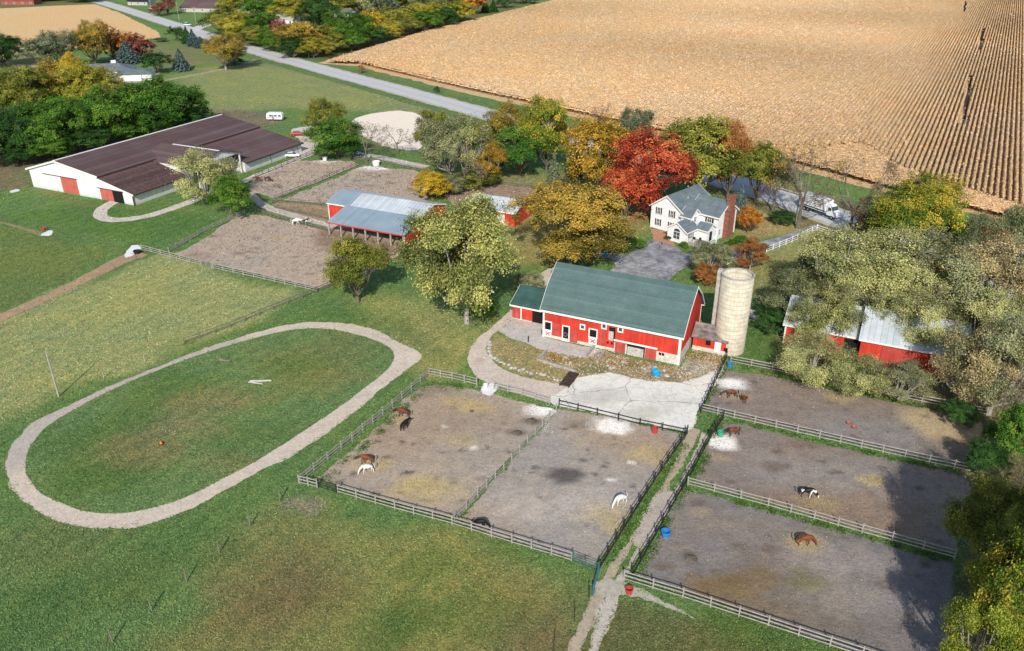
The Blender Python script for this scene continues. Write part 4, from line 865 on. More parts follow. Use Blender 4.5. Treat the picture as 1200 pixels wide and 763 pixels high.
# ------------------------------------------------------------------ fences
post_cache = {}
def fence(label, px, style, h=1.35, sp=2.5, rails=3, cat='fence', name='board_fence', closed=False):
    matp = {'grey': M['grey_board'], 'dark': M['grey_board_dark'], 'black': M['black_board'], 'vinyl': M['vinyl'], 'wire': M['grey_board_dark'], 'pipe': M['grey_board']}[style]
    pts = gp(px); o0 = pts[0]
    e = empty(name, (o0[0], o0[1], 0), 0, label, cat)
    t = .13 if style != 'wire' else .09
    key = (style, h)
    if key not in post_cache:
        q = MB(); q.box(-t/2, t/2, -t/2, t/2, 0, h+.05); q.add([(-t/2, -t/2, h+.052), (t/2, -t/2, h+.052), (t/2, t/2, h+.052), (-t/2, t/2, h+.052), (0, 0, h+.1)], [(0, 1, 4), (1, 2, 4), (2, 3, 4), (3, 0, 4)])
        me = q.mesh('post'); me.materials.append(matp); post_cache[key] = me
    segs = []; 
    for a, c in zip(pts, pts[1:]):
        L = math.hypot(c[0]-a[0], c[1]-a[1]); n = max(1, round(L/sp)); ang = math.atan2(c[1]-a[1], c[0]-a[0])
        for k in range(n+1 if (a, c) == (pts[-2], pts[-1]) else n):
            tt = k/n; x = a[0]+(c[0]-a[0])*tt-o0[0]; y = a[1]+(c[1]-a[1])*tt-o0[1]
            po = link('post', post_cache[key], e); po.location = (x, y, random.uniform(-.05, .03)); po.rotation_euler = (random.uniform(-.025, .025), random.uniform(-.025, .025), ang)
        segs.append((a, c, ang, n))
    rh = .14 if style not in ('wire', 'pipe') else .03
    for r in range(rails):
        z = h*(r+.75)/rails if rails > 1 else h*.9
        m = MB()
        for a, c, ang, n in segs:
            ox, oy = math.sin(ang)*(t/2+.022), -math.cos(ang)*(t/2+.022)
            for k in range(n):
                p = [(a[0]+(c[0]-a[0])*q-o0[0]+ox, a[1]+(c[1]-a[1])*q-o0[1]+oy) for q in (k/n, (k+1)/n)]
                j = [random.uniform(-.025, .025) for _ in (0, 1)]
                if style == 'wire': m.tube((*p[0], z), (*p[1], z), .012, n=4)
                elif style == 'pipe': m.tube((*p[0], z), (*p[1], z), .035, n=5)
                else: m.bar((*p[0], z+j[0]), (*p[1], z+j[1]), .035, rh)
        m.build('rail' if style != 'wire' else 'wire', matp, e)
    return e
def gate(label, a, c, mat, h=1.3, bars=5, swing=0):
    A, C = G(*a), G(*c); L = math.hypot(C[0]-A[0], C[1]-A[1]); ang = math.atan2(C[1]-A[1], C[0]-A[0])
    e = empty('pipe_gate', (A[0], A[1], 0), ang, label, 'gate')
    m = MB()
    for k in range(bars): z = .2+(h-.2)*k/(bars-1); m.tube((0, 0, z), (L, 0, z), .03, n=6)
    m.build('bars', mat, e)
    for x in (0, L/2, L): q = MB(); q.tube((x, 0, .1), (x, 0, h+.04), .04, n=6); q.build('upright', mat, e)
    for x in (-.15, L+.15): q = MB(); q.tube((x, 0, 0), (x, 0, h+.25), .07, n=8); q.build('gate_post', mat, e)
fence('pale board fence along the front of the two central paddocks', [(396, 578), (463, 597), (530, 615), (600, 637), (670, 658)], 'grey', 1.4, 2.6)
fence('short pale board fence at the left front corner of the central paddocks', [(351, 567), (372, 572)], 'grey', 1.4, 1.2)
gate('dark pipe gate at the left front corner of the central paddocks', (374, 572), (394, 578), M['black_board'])
gate('green pipe gate at the right front corner of the central paddocks', (672, 659), (700, 670), M['green_gate'])
gate('blue pipe gate standing open toward the grass beside the dirt lane', (701, 672), (695, 697), M['blue_gate'])
fence('grey board fence down the left side of the central paddocks by the oval track', [(351, 567), (400, 527), (460, 478), (503, 440)], 'grey', 1.4, 2.6)
fence('pale board fence at the top left corner of the central paddocks', [(503, 440), (530, 445), (559, 452)], 'grey', 1.4, 2.4)
fence('board fence beside the white lime pile along the gravel lane', [(579, 456), (612, 464), (644, 474)], 'grey', 1.4, 2.2)
fence('thin dark pipe fence between the concrete yard and the right central paddock', [(655, 476), (700, 487), (750, 499), (803, 510)], 'black', 1.25, 3.0, 2)
fence('black board fence along the left side of the dirt lane', [(702, 668), (740, 606), (775, 552), (805, 509)], 'black', 1.5, 2.4)
fence('thin grey rail fence dividing the two central paddocks', [(533, 612), (560, 583), (600, 541), (652, 482)], 'pipe', 1.3, 2.4, 3)
fence('black board fence along the right side of the dirt lane', [(741, 676), (760, 642), (799, 574), (812, 552), (832, 514), (847, 492)], 'black', 1.5, 2.4)
fence('black board fence beside the concrete yard below the silo', [(821, 484), (836, 452), (851, 421)], 'black', 1.5, 2.2)
fence('grey board fence behind the top right paddock under the trees', [(856, 425), (930, 440), (1000, 455), (1080, 472), (1156, 487)], 'grey', 1.4, 3.0)
fence('pale board fence between the top and middle right paddocks', [(822, 482), (860, 491), (960, 514), (1060, 537), (1148, 556)], 'grey', 1.4, 2.9)
fence('pale board fence between the middle and bottom right paddocks', [(806, 569), (900, 594), (1010, 625), (1118, 655)], 'grey', 1.4, 2.9)
fence('pale board fence along the front of the bottom right paddock', [(731, 680), (800, 701), (900, 734), (1010, 770), (1060, 786)], 'grey', 1.4, 2.7)
fence('grey board fence below the paddock of the white horse', [(166, 293), (200, 302), (234, 311)], 'grey', 1.3, 2.6)
gate('grey pipe gate in the fence below the upper left paddock', (236, 311), (248, 315), M['grey_board'])
fence('grey board fence from the pipe gate to the round tree', [(250, 315), (310, 328), (371, 342)], 'grey', 1.3, 2.6)
fence('dark weathered fence running down from the paddock corner to the track', [(371, 343), (320, 363), (270, 384), (216, 403)], 'dark', 1.1, 3.2, 2)
fence('dark weathered fence behind the round olive tree to the run-in shed', [(371, 343), (420, 322), (470, 294)], 'dark', 1.2, 2.8)
fence('grey board fence climbing from the lime pile to the round green tree', [(198, 296), (240, 272), (287, 251)], 'grey', 1.2, 2.6)
fence('dark board fence along the pale path to the run-in shed', [(300, 249), (345, 262), (386, 272)], 'dark', 1.3, 2.8)
fence('wooden fence along the path on the right side of the riding barn', [(300, 208), (330, 196), (366, 181)], 'dark', 1.3, 3.0)
fence('weathered fence dividing the two upper paddocks', [(322, 235), (360, 220), (395, 205), (426, 192)], 'dark', 1.3, 3.0)
fence('weathered fence along the top of the two upper paddocks', [(366, 181), (420, 188), (470, 196), (505, 203)], 'dark', 1.3, 3.0)
fence('weathered fence around the brown yard behind the run-in shed', [(318, 237), (350, 239), (388, 243)], 'dark', 1.3, 3.0)
fence('weathered fence beside the tan sandy patch near the run-in shed', [(322, 244), (350, 250), (386, 258)], 'dark', 1.2, 3.0)
fence('weathered fence behind the yard of the small metal-roofed shed', [(530, 222), (575, 214), (622, 220), (632, 226), (612, 248)], 'dark', 1.4, 2.6)
fence('white vinyl fence behind the silo', [(833, 319), (852, 311), (872, 303)], 'vinyl', 1.4, 2.4)
fence('white vinyl fence along the asphalt driveway', [(898, 296), (928, 284), (957, 270)], 'vinyl', 1.4, 2.4)
fence('white vinyl fence turning from the driveway along the road', [(957, 270), (985, 280), (1040, 300)], 'vinyl', 1.4, 2.6)
fence('white vinyl fence glimpsed between the right-hand trees', [(1085, 316), (1118, 326), (1150, 337)], 'vinyl', 1.4, 2.6)
fence('wire fence along the upper field below the county road', [(232, 68), (300, 76), (350, 92), (400, 108), (455, 126), (520, 138)], 'wire', 1.3, 6, 2)
fence('wire fence behind the camper trailer', [(252, 129), (300, 135), (345, 141), (378, 143)], 'wire', 1.3, 5, 2)
fence('wooden fence around the far side of the sandy arena', [(462, 175), (482, 178), (500, 182)], 'dark', 1.3, 3)
fence('wire fence across the left pasture to the lime pile', [(-10, 255), (40, 268), (70, 272), (105, 282), (142, 292)], 'wire', 1.2, 4.5, 2)
fence('wire fence along the left side of the brown dirt track', [(0, 385), (60, 357), (110, 332), (160, 305)], 'wire', 1.2, 6, 2)
fence('wooden fence below the dark wood at the far left', [(-10, 190), (30, 183), (60, 174), (100, 164), (150, 155)], 'dark', 1.3, 4)
pm = MB(); pm.box(-.06, .06, -.06, .06, 0, 1.9); pme = pm.mesh('fence_post'); pme.materials.append(M['grey_board_dark'])
for i, p in enumerate([(132.5, 753), (178, 716), (219, 682), (257, 649), (293, 618), (328, 588)]):
    X, Y = G(*p); o = link('fence_post', pme); o.location = (X, Y, 0); o.rotation_euler = (R(2), R(-3+i), .4)
    tag(o, ['lone grey post nearest the bottom edge left of centre', 'second lone grey post up from the bottom edge', 'lone grey post in the middle of the diagonal line, lower one', 'lone grey post in the middle of the diagonal line, upper one', 'lone grey post below the paddock gate, second from the corner', 'lone grey post closest to the dark paddock gate'][i], 'post', 'lone grey posts in a diagonal line across the grass')
pm = MB(); pm.box(-.05, .05, -.05, .05, 0, 1.7); pme2 = pm.mesh('fence_post'); pme2.materials.append(M['black_board'])
for i, p in enumerate([(690, 700), (673, 727), (649, 760)]):
    X, Y = G(*p); o = link('fence_post', pme2); o.location = (X, Y, 0)
    tag(o, ['black post just left of the open blue gate', 'middle black post left of the two-wheel dirt lane', 'black post at the bottom edge left of the dirt lane'][i], 'post', 'black posts beside the dirt lane')
pm = MB(); pm.box(-.06, .06, -.06, .06, 0, 1.2); pme3 = pm.mesh('fence_post'); pme3.materials.append(M['pole_wood'])
for i, p in enumerate([(170, 424), (122, 443)]):
    X, Y = G(*p); o = link('fence_post', pme3); o.location = (X, Y, 0)
    tag(o, ['small wooden stake right of the utility pole shadow above the track', 'small wooden stake just above the track near the utility pole'][i], 'post', 'wooden stakes above the oval track')

# ------------------------------------------------------------------ poles
def utility_pole(px, top, label, arm=True, r=.16):
    X, Y = G(*px); hh = height_of(px[0], px[1], top)
    e = empty('utility_pole', (X, Y, 0), R(rs.uniform(-40, 40)) , label, 'utility pole')
    q = MB(); q.tube((0, 0, 0), (0, 0, hh), r, r*.65, 8); q.build('pole', M['pole_wood'], e)
    if arm:
        q = MB(); q.box(-1.1, 1.1, -.06, .06, hh-.75, hh-.6); q.build('crossarm', M['pole_wood'], e)
        for x in (-1, 0, 1): q = MB(); q.tube((x, 0, hh-.59 if x else hh), (x, 0, hh-.4 if x else hh+.2), .05, .03); q.build('insulator', M['chrome'], e)
utility_pole((69, 465), 411, 'wooden utility pole standing alone in the left pasture with a long shadow', False, .14)
q = MB(); q.tube((0, 0, 0), (0, 0, .5), .2, .2, 8)
utility_pole((932, 262), 212, 'tall pole of the pair beside the truck on the road', True, .18)
utility_pole((937, 261), 222, 'shorter brace pole of the pair beside the truck', False, .14)
utility_pole((362, 68), 44, 'utility pole beside the road in front of the yellow trees')
utility_pole((423, 84), 60, 'utility pole at the left edge of the big cornfield')
utility_pole((513, 108), 80, 'utility pole with ivy base at the lower edge of the cornfield')
utility_pole((210, 24), 2, 'leftmost utility pole by the road junction')
utility_pole((230, 28), 8, 'middle utility pole by the road junction')
utility_pole((245, 32), 12, 'rightmost utility pole by the road junction')
utility_pole((178, 16), 0, 'utility pole at the top edge beside the dark roofed house')
utility_pole((727, 272), 246, 'thin lamp post on the lawn below the red maple', False, .07)

# ------------------------------------------------------------------ vehicles
def wheel(e, x, y, r=.33, wd=.22):
    q = MB(); q.lathe([(r*.6, -wd/2), (r, -wd/2), (r, wd/2), (r*.6, wd/2)], 18); o = q.build('wheel', M['tyre'], e)
    o.location = (x, y, r); o.rotation_euler = (math.pi/2, 0, 0)
    q = MB(); q.lathe([(.01, -wd/2-.01), (r*.58, -wd/2-.01), (r*.58, wd/2+.01), (.01, wd/2+.01)], 14); q.build('rim', M['chrome'], o)
def car(px, ang, paint_, label, L=4.6, W=1.8, hh=1.45, suv=False):
    X, Y = G(*px); e = empty('parked_car', (X, Y, 0), R(ang), label, 'car')
    n = 7; b = MB(); prof = [(-L/2, .35), (-L/2, .85), (-L/2+.25, .95), (-L*.12-.9, .98), (L*.22, .98), (L/2-.15, .82), (L/2, .6), (L/2, .35)]
    b.prism([(x, -W/2, z) for x, z in prof], (0, W, 0)); o = b.build('body', paint_, e)
    mod = o.modifiers.new('bevel', 'BEVEL'); mod.width = .08; mod.segments = 2
    rear = -L/2+.2 if suv else -L*.38
    c = MB(); tw = W/2-.22
    vs = [(rear, -W/2+.06, .96), (L*.22, -W/2+.06, .96), (L*.22, W/2-.06, .96), (rear, W/2-.06, .96), (rear+.35, -tw, hh), (L*.05, -tw, hh), (L*.05, tw, hh), (rear+.35, tw, hh)]
    c.add(vs, [(0, 1, 5, 4), (1, 2, 6, 5), (2, 3, 7, 6), (3, 0, 4, 7), (0, 3, 2, 1)]); c.build('window', M['glass'], e)
    r_ = MB(); r_.box(rear+.3, L*.05+.05, -tw-.02, tw+.02, hh, hh+.05); r_.build('roof', paint_, e)
    for sx_ in (-L*.31, L*.31):
        for sy_ in (-W/2+.1, W/2-.1): wheel(e, sx_, sy_)
    for sy_ in (-W*.35, W*.35):
        q = MB(); q.box(L/2-.04, L/2+.02, sy_-.18, sy_+.18, .55, .72); q.build('headlight', M['white'], e)
    return e
car((350, 159), 12, M['paint_red'], 'bright red car parked on the gravel by the riding barn', suv=False, L=5.0)
car((690, 297), -10, M['paint_white'], 'white car parked under the golden tree by the asphalt court', L=5.2)
car((668, 293), -15, M['paint_blue'], 'dark blue car in the shade under the golden tree', L=5.0)
car((708, 289), 60, M['paint_red'], 'dark red car beside the white car at the edge of the court', L=4.2)
car((343, 184), 5, M['paint_white'], 'pale car left of the bright green tree at the upper paddock', L=4.4)
car((418, 183), 0, M['paint_blue'], 'dark blue car behind the bare tree above the upper paddock', L=4.4)
car((178, 11), -25, M['paint_white'], 'white car near the road at the top', L=4.6)
car((220, 30), -20, M['paint_white'], 'white van beside the road junction', L=4.8, suv=True, hh=1.9)
# camper trailer
X, Y = G(323, 141); e = empty('camper_trailer', (X, Y, 0), R(-4), 'white camper trailer parked on grass behind the riding barn', 'trailer')
b_ = MB(); b_.prism([(x, -1.1, z) for x, z in ((-2.8, .5), (-2.9, 1.2), (-2.7, 2.5), (-2.2, 2.75), (2.2, 2.75), (2.7, 2.4), (2.9, 1.4), (2.7, .5))], (0, 2.2, 0)); o = b_.build('body', M['paint_white'], e)
m_ = o.modifiers.new('bevel', 'BEVEL'); m_.width = .15; m_.segments = 3
for x in (-1.7, 0.1, 1.5): panel(e, 'window', 'v-', x, x+.9, 1.5, 2.1, M['glass'], .03, -1.1)
panel(e, 'door', 'v-', -.7, -.1, .6, 2.2, M['chrome'], .04, -1.1); panel(e, 'stripe', 'v-', -2.6, 2.5, 1.0, 1.15, M['paint_blue'], .02, -1.1)
wheel(e, -.4, -1.0); wheel(e, -.4, 1.0); q = MB(); q.bar((2.7, 0, .5), (4.0, 0, .5), .1, .1); q.build('hitch', M['dark_wood'], e)
# box truck on the road
X, Y = G(961, 251); a0 = G(940, 242); a1 = G(985, 258); e = empty('box_truck', (X, Y, .05), math.atan2(a1[1]-a0[1], a1[0]-a0[0]), 'white box truck driving on the tree-shaded road', 'truck')
q = MB(); q.box(-5.6, 2.3, -1.25, 1.25, 1.1, 3.95); o = q.build('cargo_box', M['paint_white'], e); m_ = o.modifiers.new('bevel', 'BEVEL'); m_.width = .06; m_.segments = 2
q = MB(); q.box(-5.5, 4.3, -.5, .5, .7, 1.08); q.build('chassis', M['dark_wood'], e)
q = MB(); q.prism([(x, -1.1, z) for x, z in ((2.5, .75), (2.5, 3.2), (2.9, 3.3), (3.6, 2.95), (4.1, 2.0), (5.2, 1.75), (5.35, .75))], (0, 2.2, 0)); o = q.build('cab', M['paint_white'], e); m_ = o.modifiers.new('bevel', 'BEVEL'); m_.width = .1; m_.segments = 2
q = MB(); q.prism([(3.67, -.95, 2.88), (4.14, -.95, 2.07), (4.14, .95, 2.07), (3.67, .95, 2.88)], (.05, 0, .03)); q.build('windscreen', M['glass'], e)
for y0, s_g in ((-1.1, 'v-'), (1.1, 'v+')): panel(e, 'side_window', s_g, 2.9, 3.7, 2.0, 2.7, M['glass'], .03, y0)
panel(e, 'side_stripe', 'v-', -5.3, 2.0, 1.3, 1.6, M['paint_blue'], .02, -1.25)
for x in (-4.0, -2.9, 4.2):
    for y in (-1.0, 1.0): wheel(e, x, y, .48, .3)
for y in (-.8, .8): q = MB(); q.box(5.34, 5.4, y-.18, y+.18, 1.0, 1.25); q.build('headlight', M['white'], e)

# ------------------------------------------------------------------ troughs, tubs, barrels, small things
def tub(px, r, hh, mat, label, name='water_tub', inner=True):
    X, Y = G(*px); e = empty(name, (X, Y, .04), 0, label, name.replace('_', ' '))
    q = MB(); q.lathe([(.01, .01), (r*.85, .01), (r, hh), (r*.93, hh), (r*.8, .12), (.01, .12)], 20); q.build('tub', mat, e)
    q = MB(); q.lathe([(r*.985, hh-.07), (r*1.07, hh-.05), (r*1.07, hh+.02), (r*.95, hh+.03)], 20); q.build('rim', mat, e)
    return e
tub((769, 440), .68, .55, M['cyan'], 'large bright blue water tub on the concrete yard in front of the barn')
tub((766, 436), .42, .5, M['cyan'], 'smaller bright blue tub just behind the large one in the yard')
tub((855, 430), .42, .75, M['blue'], 'blue water barrel at the top corner of the top right paddock', 'water_barrel')
tub((844, 511), .45, .75, M['greenp'], 'green water barrel at the corner of the middle right paddock', 'water_barrel')
tub((767, 507), .45, .8, M['redp'], 'red barrel on the fence line of the right central paddock', 'water_barrel')
tub((780, 628), .55, .7, M['blue'], 'blue water tub inside the bottom right paddock by the lane', 'water_barrel')
tub((737, 695), .42, .6, M['redp'], 'pinkish red bucket below the end of the front paddock fence', 'feed_bucket')
tub((710, 300), .6, .5, M['cyan'], 'turquoise tub at the edge of the asphalt court', 'water_tub')
tub((161, 297), .75, .6, M['blackp'], 'black rubber tub on the white lime pile in the left pasture')
tub((51, 270), .5, .6, M['redp'], 'pink tub beside the small white patch in the left pasture', 'feed_bucket')
tub((995, 497), .38, .2, M['salmon'], 'left small red feed pan in the top right paddock', 'feed_pan')
tub((1001, 502), .34, .2, M['salmon'], 'right small red feed pan in the top right paddock', 'feed_pan')
tub((569, 455), .35, .7, M['white'], 'white bucket in the gap of the fence by the gravel lane', 'feed_bucket')
tub((381, 188), .7, 1.0, M['white'], 'white feeder in the left upper paddock', 'hay_feeder')
tub((441, 194), 1.1, 1.2, M['white'], 'white hay feeder in the right upper paddock', 'hay_feeder')
def log(px, ang, L, r, mat, label, name='log', cat='log'):
    X, Y = G(*px); q = MB(); n = 5
    for k in range(n):
        a = -L/2+L*k/n; q.tube((a, .04*math.sin(k*2), r+.02*k % .05), (a+L/n, .04*math.sin(k*2+2), r), r*(1-.06*k), r*(1-.06*(k+1)), 8)
    o = q.build(name, mat); o.location = (X, Y, .03); o.rotation_euler = (0, 0, R(ang)); tag(o, label, cat)
log((306, 448), 4, 3.2, .2, M['stone'], 'white jump pole lying in the middle of the oval infield', 'jump_pole', 'pole')
log((300, 450), -15, 2.4, .14, M['stone'], 'shorter white pole end crossing the jump pole in the infield', 'jump_pole', 'pole')
log((264, 424), -20, 2.2, .2, M['grey_board_dark'], 'grey weathered log lying at the top of the oval infield')
X, Y = G(189, 521); e = empty('jump_stand', (X, Y, .03), .3, 'small orange and yellow jump stand in the left part of the infield', 'jump stand')
q = MB(); q.box(-.3, .3, -.25, .25, 0, .12); q.build('base', M['dark_wood'], e); q = MB(); q.prism([(-.2, -.15, .12), (.2, -.15, .12), (.1, -.15, .5), (-.1, -.15, .5)], (0, .3, 0)); q.build('block', M['orange'], e)
# foundation walls of the old enclosure in the yard
def low_wall(pxs, label, hh=.45, name='low_wall'):
    pts = gp(pxs); m = MB()
    for a, c in zip(pts, pts[1:]): m.bar((a[0]-pts[0][0], a[1]-pts[0][1], hh/2), (c[0]-pts[0][0], c[1]-pts[0][1], hh/2), .3, hh)
    o = m.build(name, M['conc']); o.location = (pts[0][0], pts[0][1], .03); tag(o, label, 'wall')
low_wall([(674, 437), (630, 423), (641, 412)], 'low concrete wall around the weedy bed below the gravel apron')
low_wall([(686, 420), (698, 405)], 'short low concrete wall running out from the barn front')
low_wall([(700, 426), (709, 412)], 'second short low concrete wall beside the stable doors')
# timber ramp and planks
X, Y = G(667, 446); m = MB(); m.box(-.8, .8, -2.2, 2.2, .25, .33)
for k in range(8): m.box(-.82, .82, -2.15+k*.58, -2.0+k*.58, .34, .40)
for x in (-.7, .7): m.box(x-.08, x+.08, -2.2, 2.2, .02, .24)
o = m.build('timber_ramp', M['dark_wood']); o.location = (X, Y, .03); o.rotation_euler = (0, 0, R(-25)); tag(o, 'dark timber ramp at the left edge of the concrete yard', 'ramp')
# row of pale stones edging the lane
rr = random.Random(3)
def rock(px, r, label, group):
    X, Y = G(*px); bm = bmesh.new(); bmesh.ops.create_icosphere(bm, subdivisions=2, radius=r)
    for v in bm.verts: v.co *= 1+rr.uniform(-.18, .18); v.co.z *= .6
    me = bpy.data.meshes.new('rock'); bm.to_mesh(me); bm.free(); o = link('edging_stone', me, None, M['stone']); o.location = (X, Y, r*.3); o.rotation_euler = (0, 0, rr.uniform(0, 6)); tag(o, label, 'stone', group)
edge = smooth_poly([(573, 402), (571, 412), (578, 423), (600, 434), (640, 443), (665, 450)], 2, False)
L_ = np.array(edge)
for k in range(42):
    t = k/41*(len(L_)-1); i = min(int(t), len(L_)-2); p = L_[i]+(L_[i+1]-L_[i])*(t-i)
    rock((p[0]+rr.uniform(0, 3), p[1]+rr.uniform(-3, 0)), rr.uniform(.2, .42), 'pale fieldstone in the stone edging between lane and grass island', 'stones edging the gravel lane')
for k in range(26):
    p = (rr.uniform(648, 820), 0); y = 416+(p[0]-648)*.13+rr.uniform(-3, 8)
    rock((p[0], y), rr.uniform(.15, .4), 'loose pale stone in the weedy rubble in front of the barn', 'loose stones in the barn rubble')
def small_post(px, hh, mat, label):
    X, Y = G(*px); q = MB(); q.tube((0, 0, 0), (0, 0, hh), .09, .08, 8); q.lathe([(.01, hh+.12), (.1, hh+.06), (.11, hh), (.01, hh)], 8); o = q.build('hydrant', mat); o.location = (X, Y, 0); tag(o, label, 'hydrant')
small_post((619, 401), 1.1, M['blackp'], 'black yard hydrant at the edge of the gravel apron')
small_post((635, 392), .9, M['blackp'], 'black yard hydrant at the left corner of the barn')
# ------------------------------------------------------------------ trees
def leaf_mat(name, c0, c1, c2):
    s = NT(name)
    at = s.n('ShaderNodeAttribute', attribute_name='tone')
    oi = s.n('ShaderNodeObjectInfo')
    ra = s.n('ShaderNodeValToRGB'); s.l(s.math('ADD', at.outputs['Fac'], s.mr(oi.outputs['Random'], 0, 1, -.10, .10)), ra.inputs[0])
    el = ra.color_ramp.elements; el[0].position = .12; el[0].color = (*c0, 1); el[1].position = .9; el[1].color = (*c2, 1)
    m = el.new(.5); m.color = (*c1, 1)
    s.l(ra.outputs[0], s.b.inputs['Base Color']); s.b.inputs['Roughness'].default_value = .65; s.b.inputs['Specular IOR Level'].default_value = .12
    tr = s.n('ShaderNodeBsdfTranslucent'); s.l(ra.outputs[0], tr.inputs[0])
    mx = s.n('ShaderNodeMixShader'); mx.inputs[0].default_value = .28
    out = [n for n in s.t.nodes if n.type == 'OUTPUT_MATERIAL'][0]
    s.l(s.b.outputs[0], mx.inputs[1]); s.l(tr.outputs[0], mx.inputs[2]); s.l(mx.outputs[0], out.inputs[0])
    return s.m
PAL = {
 'green': ((.022, .065, .010), (.050, .135, .016), (.13, .22, .028)),
 'dkgreen': ((.014, .040, .012), (.028, .078, .018), (.06, .125, .03)),
 'brgreen': ((.028, .085, .012), (.055, .15, .02), (.16, .23, .035)),
 'olive': ((.055, .075, .014), (.13, .155, .026), (.27, .25, .045)),
 'ygreen': ((.10, .12, .014), (.25, .24, .03), (.42, .35, .05)),
 'yellow': ((.20, .15, .012), (.42, .29, .025), (.55, .38, .045)),
 'gold': ((.14, .10, .012), (.32, .20, .025), (.50, .31, .05)),
 'orange': ((.20, .07, .012), (.42, .16, .02), (.55, .26, .04)),
 'red': ((.15, .022, .015), (.42, .068, .028), (.54, .20, .075)),
 'rust': ((.12, .05, .02), (.26, .11, .035), (.38, .18, .06)),
 'purple': ((.09, .03, .03), (.2, .06, .05), (.28, .12, .09)),
 'pale': ((.09, .115, .04), (.28, .30, .11), (.48, .45, .19)),
 'yolive': ((.055, .085, .02), (.21, .23, .07), (.44, .41, .13)),
 'tan': ((.11, .10, .05), (.33, .27, .13), (.50, .40, .19)),
 'ygreen2': ((.06, .09, .01), (.19, .24, .03), (.38, .36, .05)),
 'greyolive': ((.075, .095, .045), (.17, .19, .09), (.30, .30, .15)),
 'goldolive': ((.09, .085, .016), (.24, .185, .035), (.42, .28, .05)),
 'gg': ((.03, .08, .012), (.12, .18, .02), (.40, .30, .04)),
 'blue': ((.025, .05, .05), (.06, .10, .10), (.12, .17, .17)),
 'greygreen': ((.05, .07, .04), (.11, .14, .075), (.19, .22, .12)),
 'bare': ((.10, .075, .05), (.18, .14, .09), (.30, .22, .12)),
}
LM = {k: leaf_mat('leaves_'+k, *[tuple(min(.75, x*g) for x in c) for c, g in zip(v, (.9, 1.25, 1.4))]) for k, v in PAL.items()}

def leaves_mesh(name, C, N, S, T):
    """diamond leaf faces: centres, normals, sizes, tones"""
    n = len(C); rng = np.random.RandomState(len(name)*7+n)
    N = N/np.linalg.norm(N, axis=1)[:, None]
    a = np.cross(N, rng.normal(size=(n, 3))); a /= np.linalg.norm(a, axis=1)[:, None]; b = np.cross(N, a)
    S = S[:, None]
    V = np.stack([C-a*S*.5, C-b*S*.36+N*S*.06, C+a*S*.5, C+b*S*.36+N*S*.06], 1).reshape(-1, 3)
    F = np.arange(n*4).reshape(n, 4)
    me = bpy.data.meshes.new(name); me.vertices.add(4*n); me.vertices.foreach_set('co', V.astype(np.float32).ravel())
    me.loops.add(4*n); me.loops.foreach_set('vertex_index', F.ravel().astype(np.int32))
    me.polygons.add(n); me.polygons.foreach_set('loop_start', np.arange(0, 4*n, 4, dtype=np.int32)); me.update(calc_edges=True)
    at = me.attributes.new('tone', 'FLOAT', 'POINT'); at.data.foreach_set('value', np.repeat(T, 4).astype(np.float32))
    return me
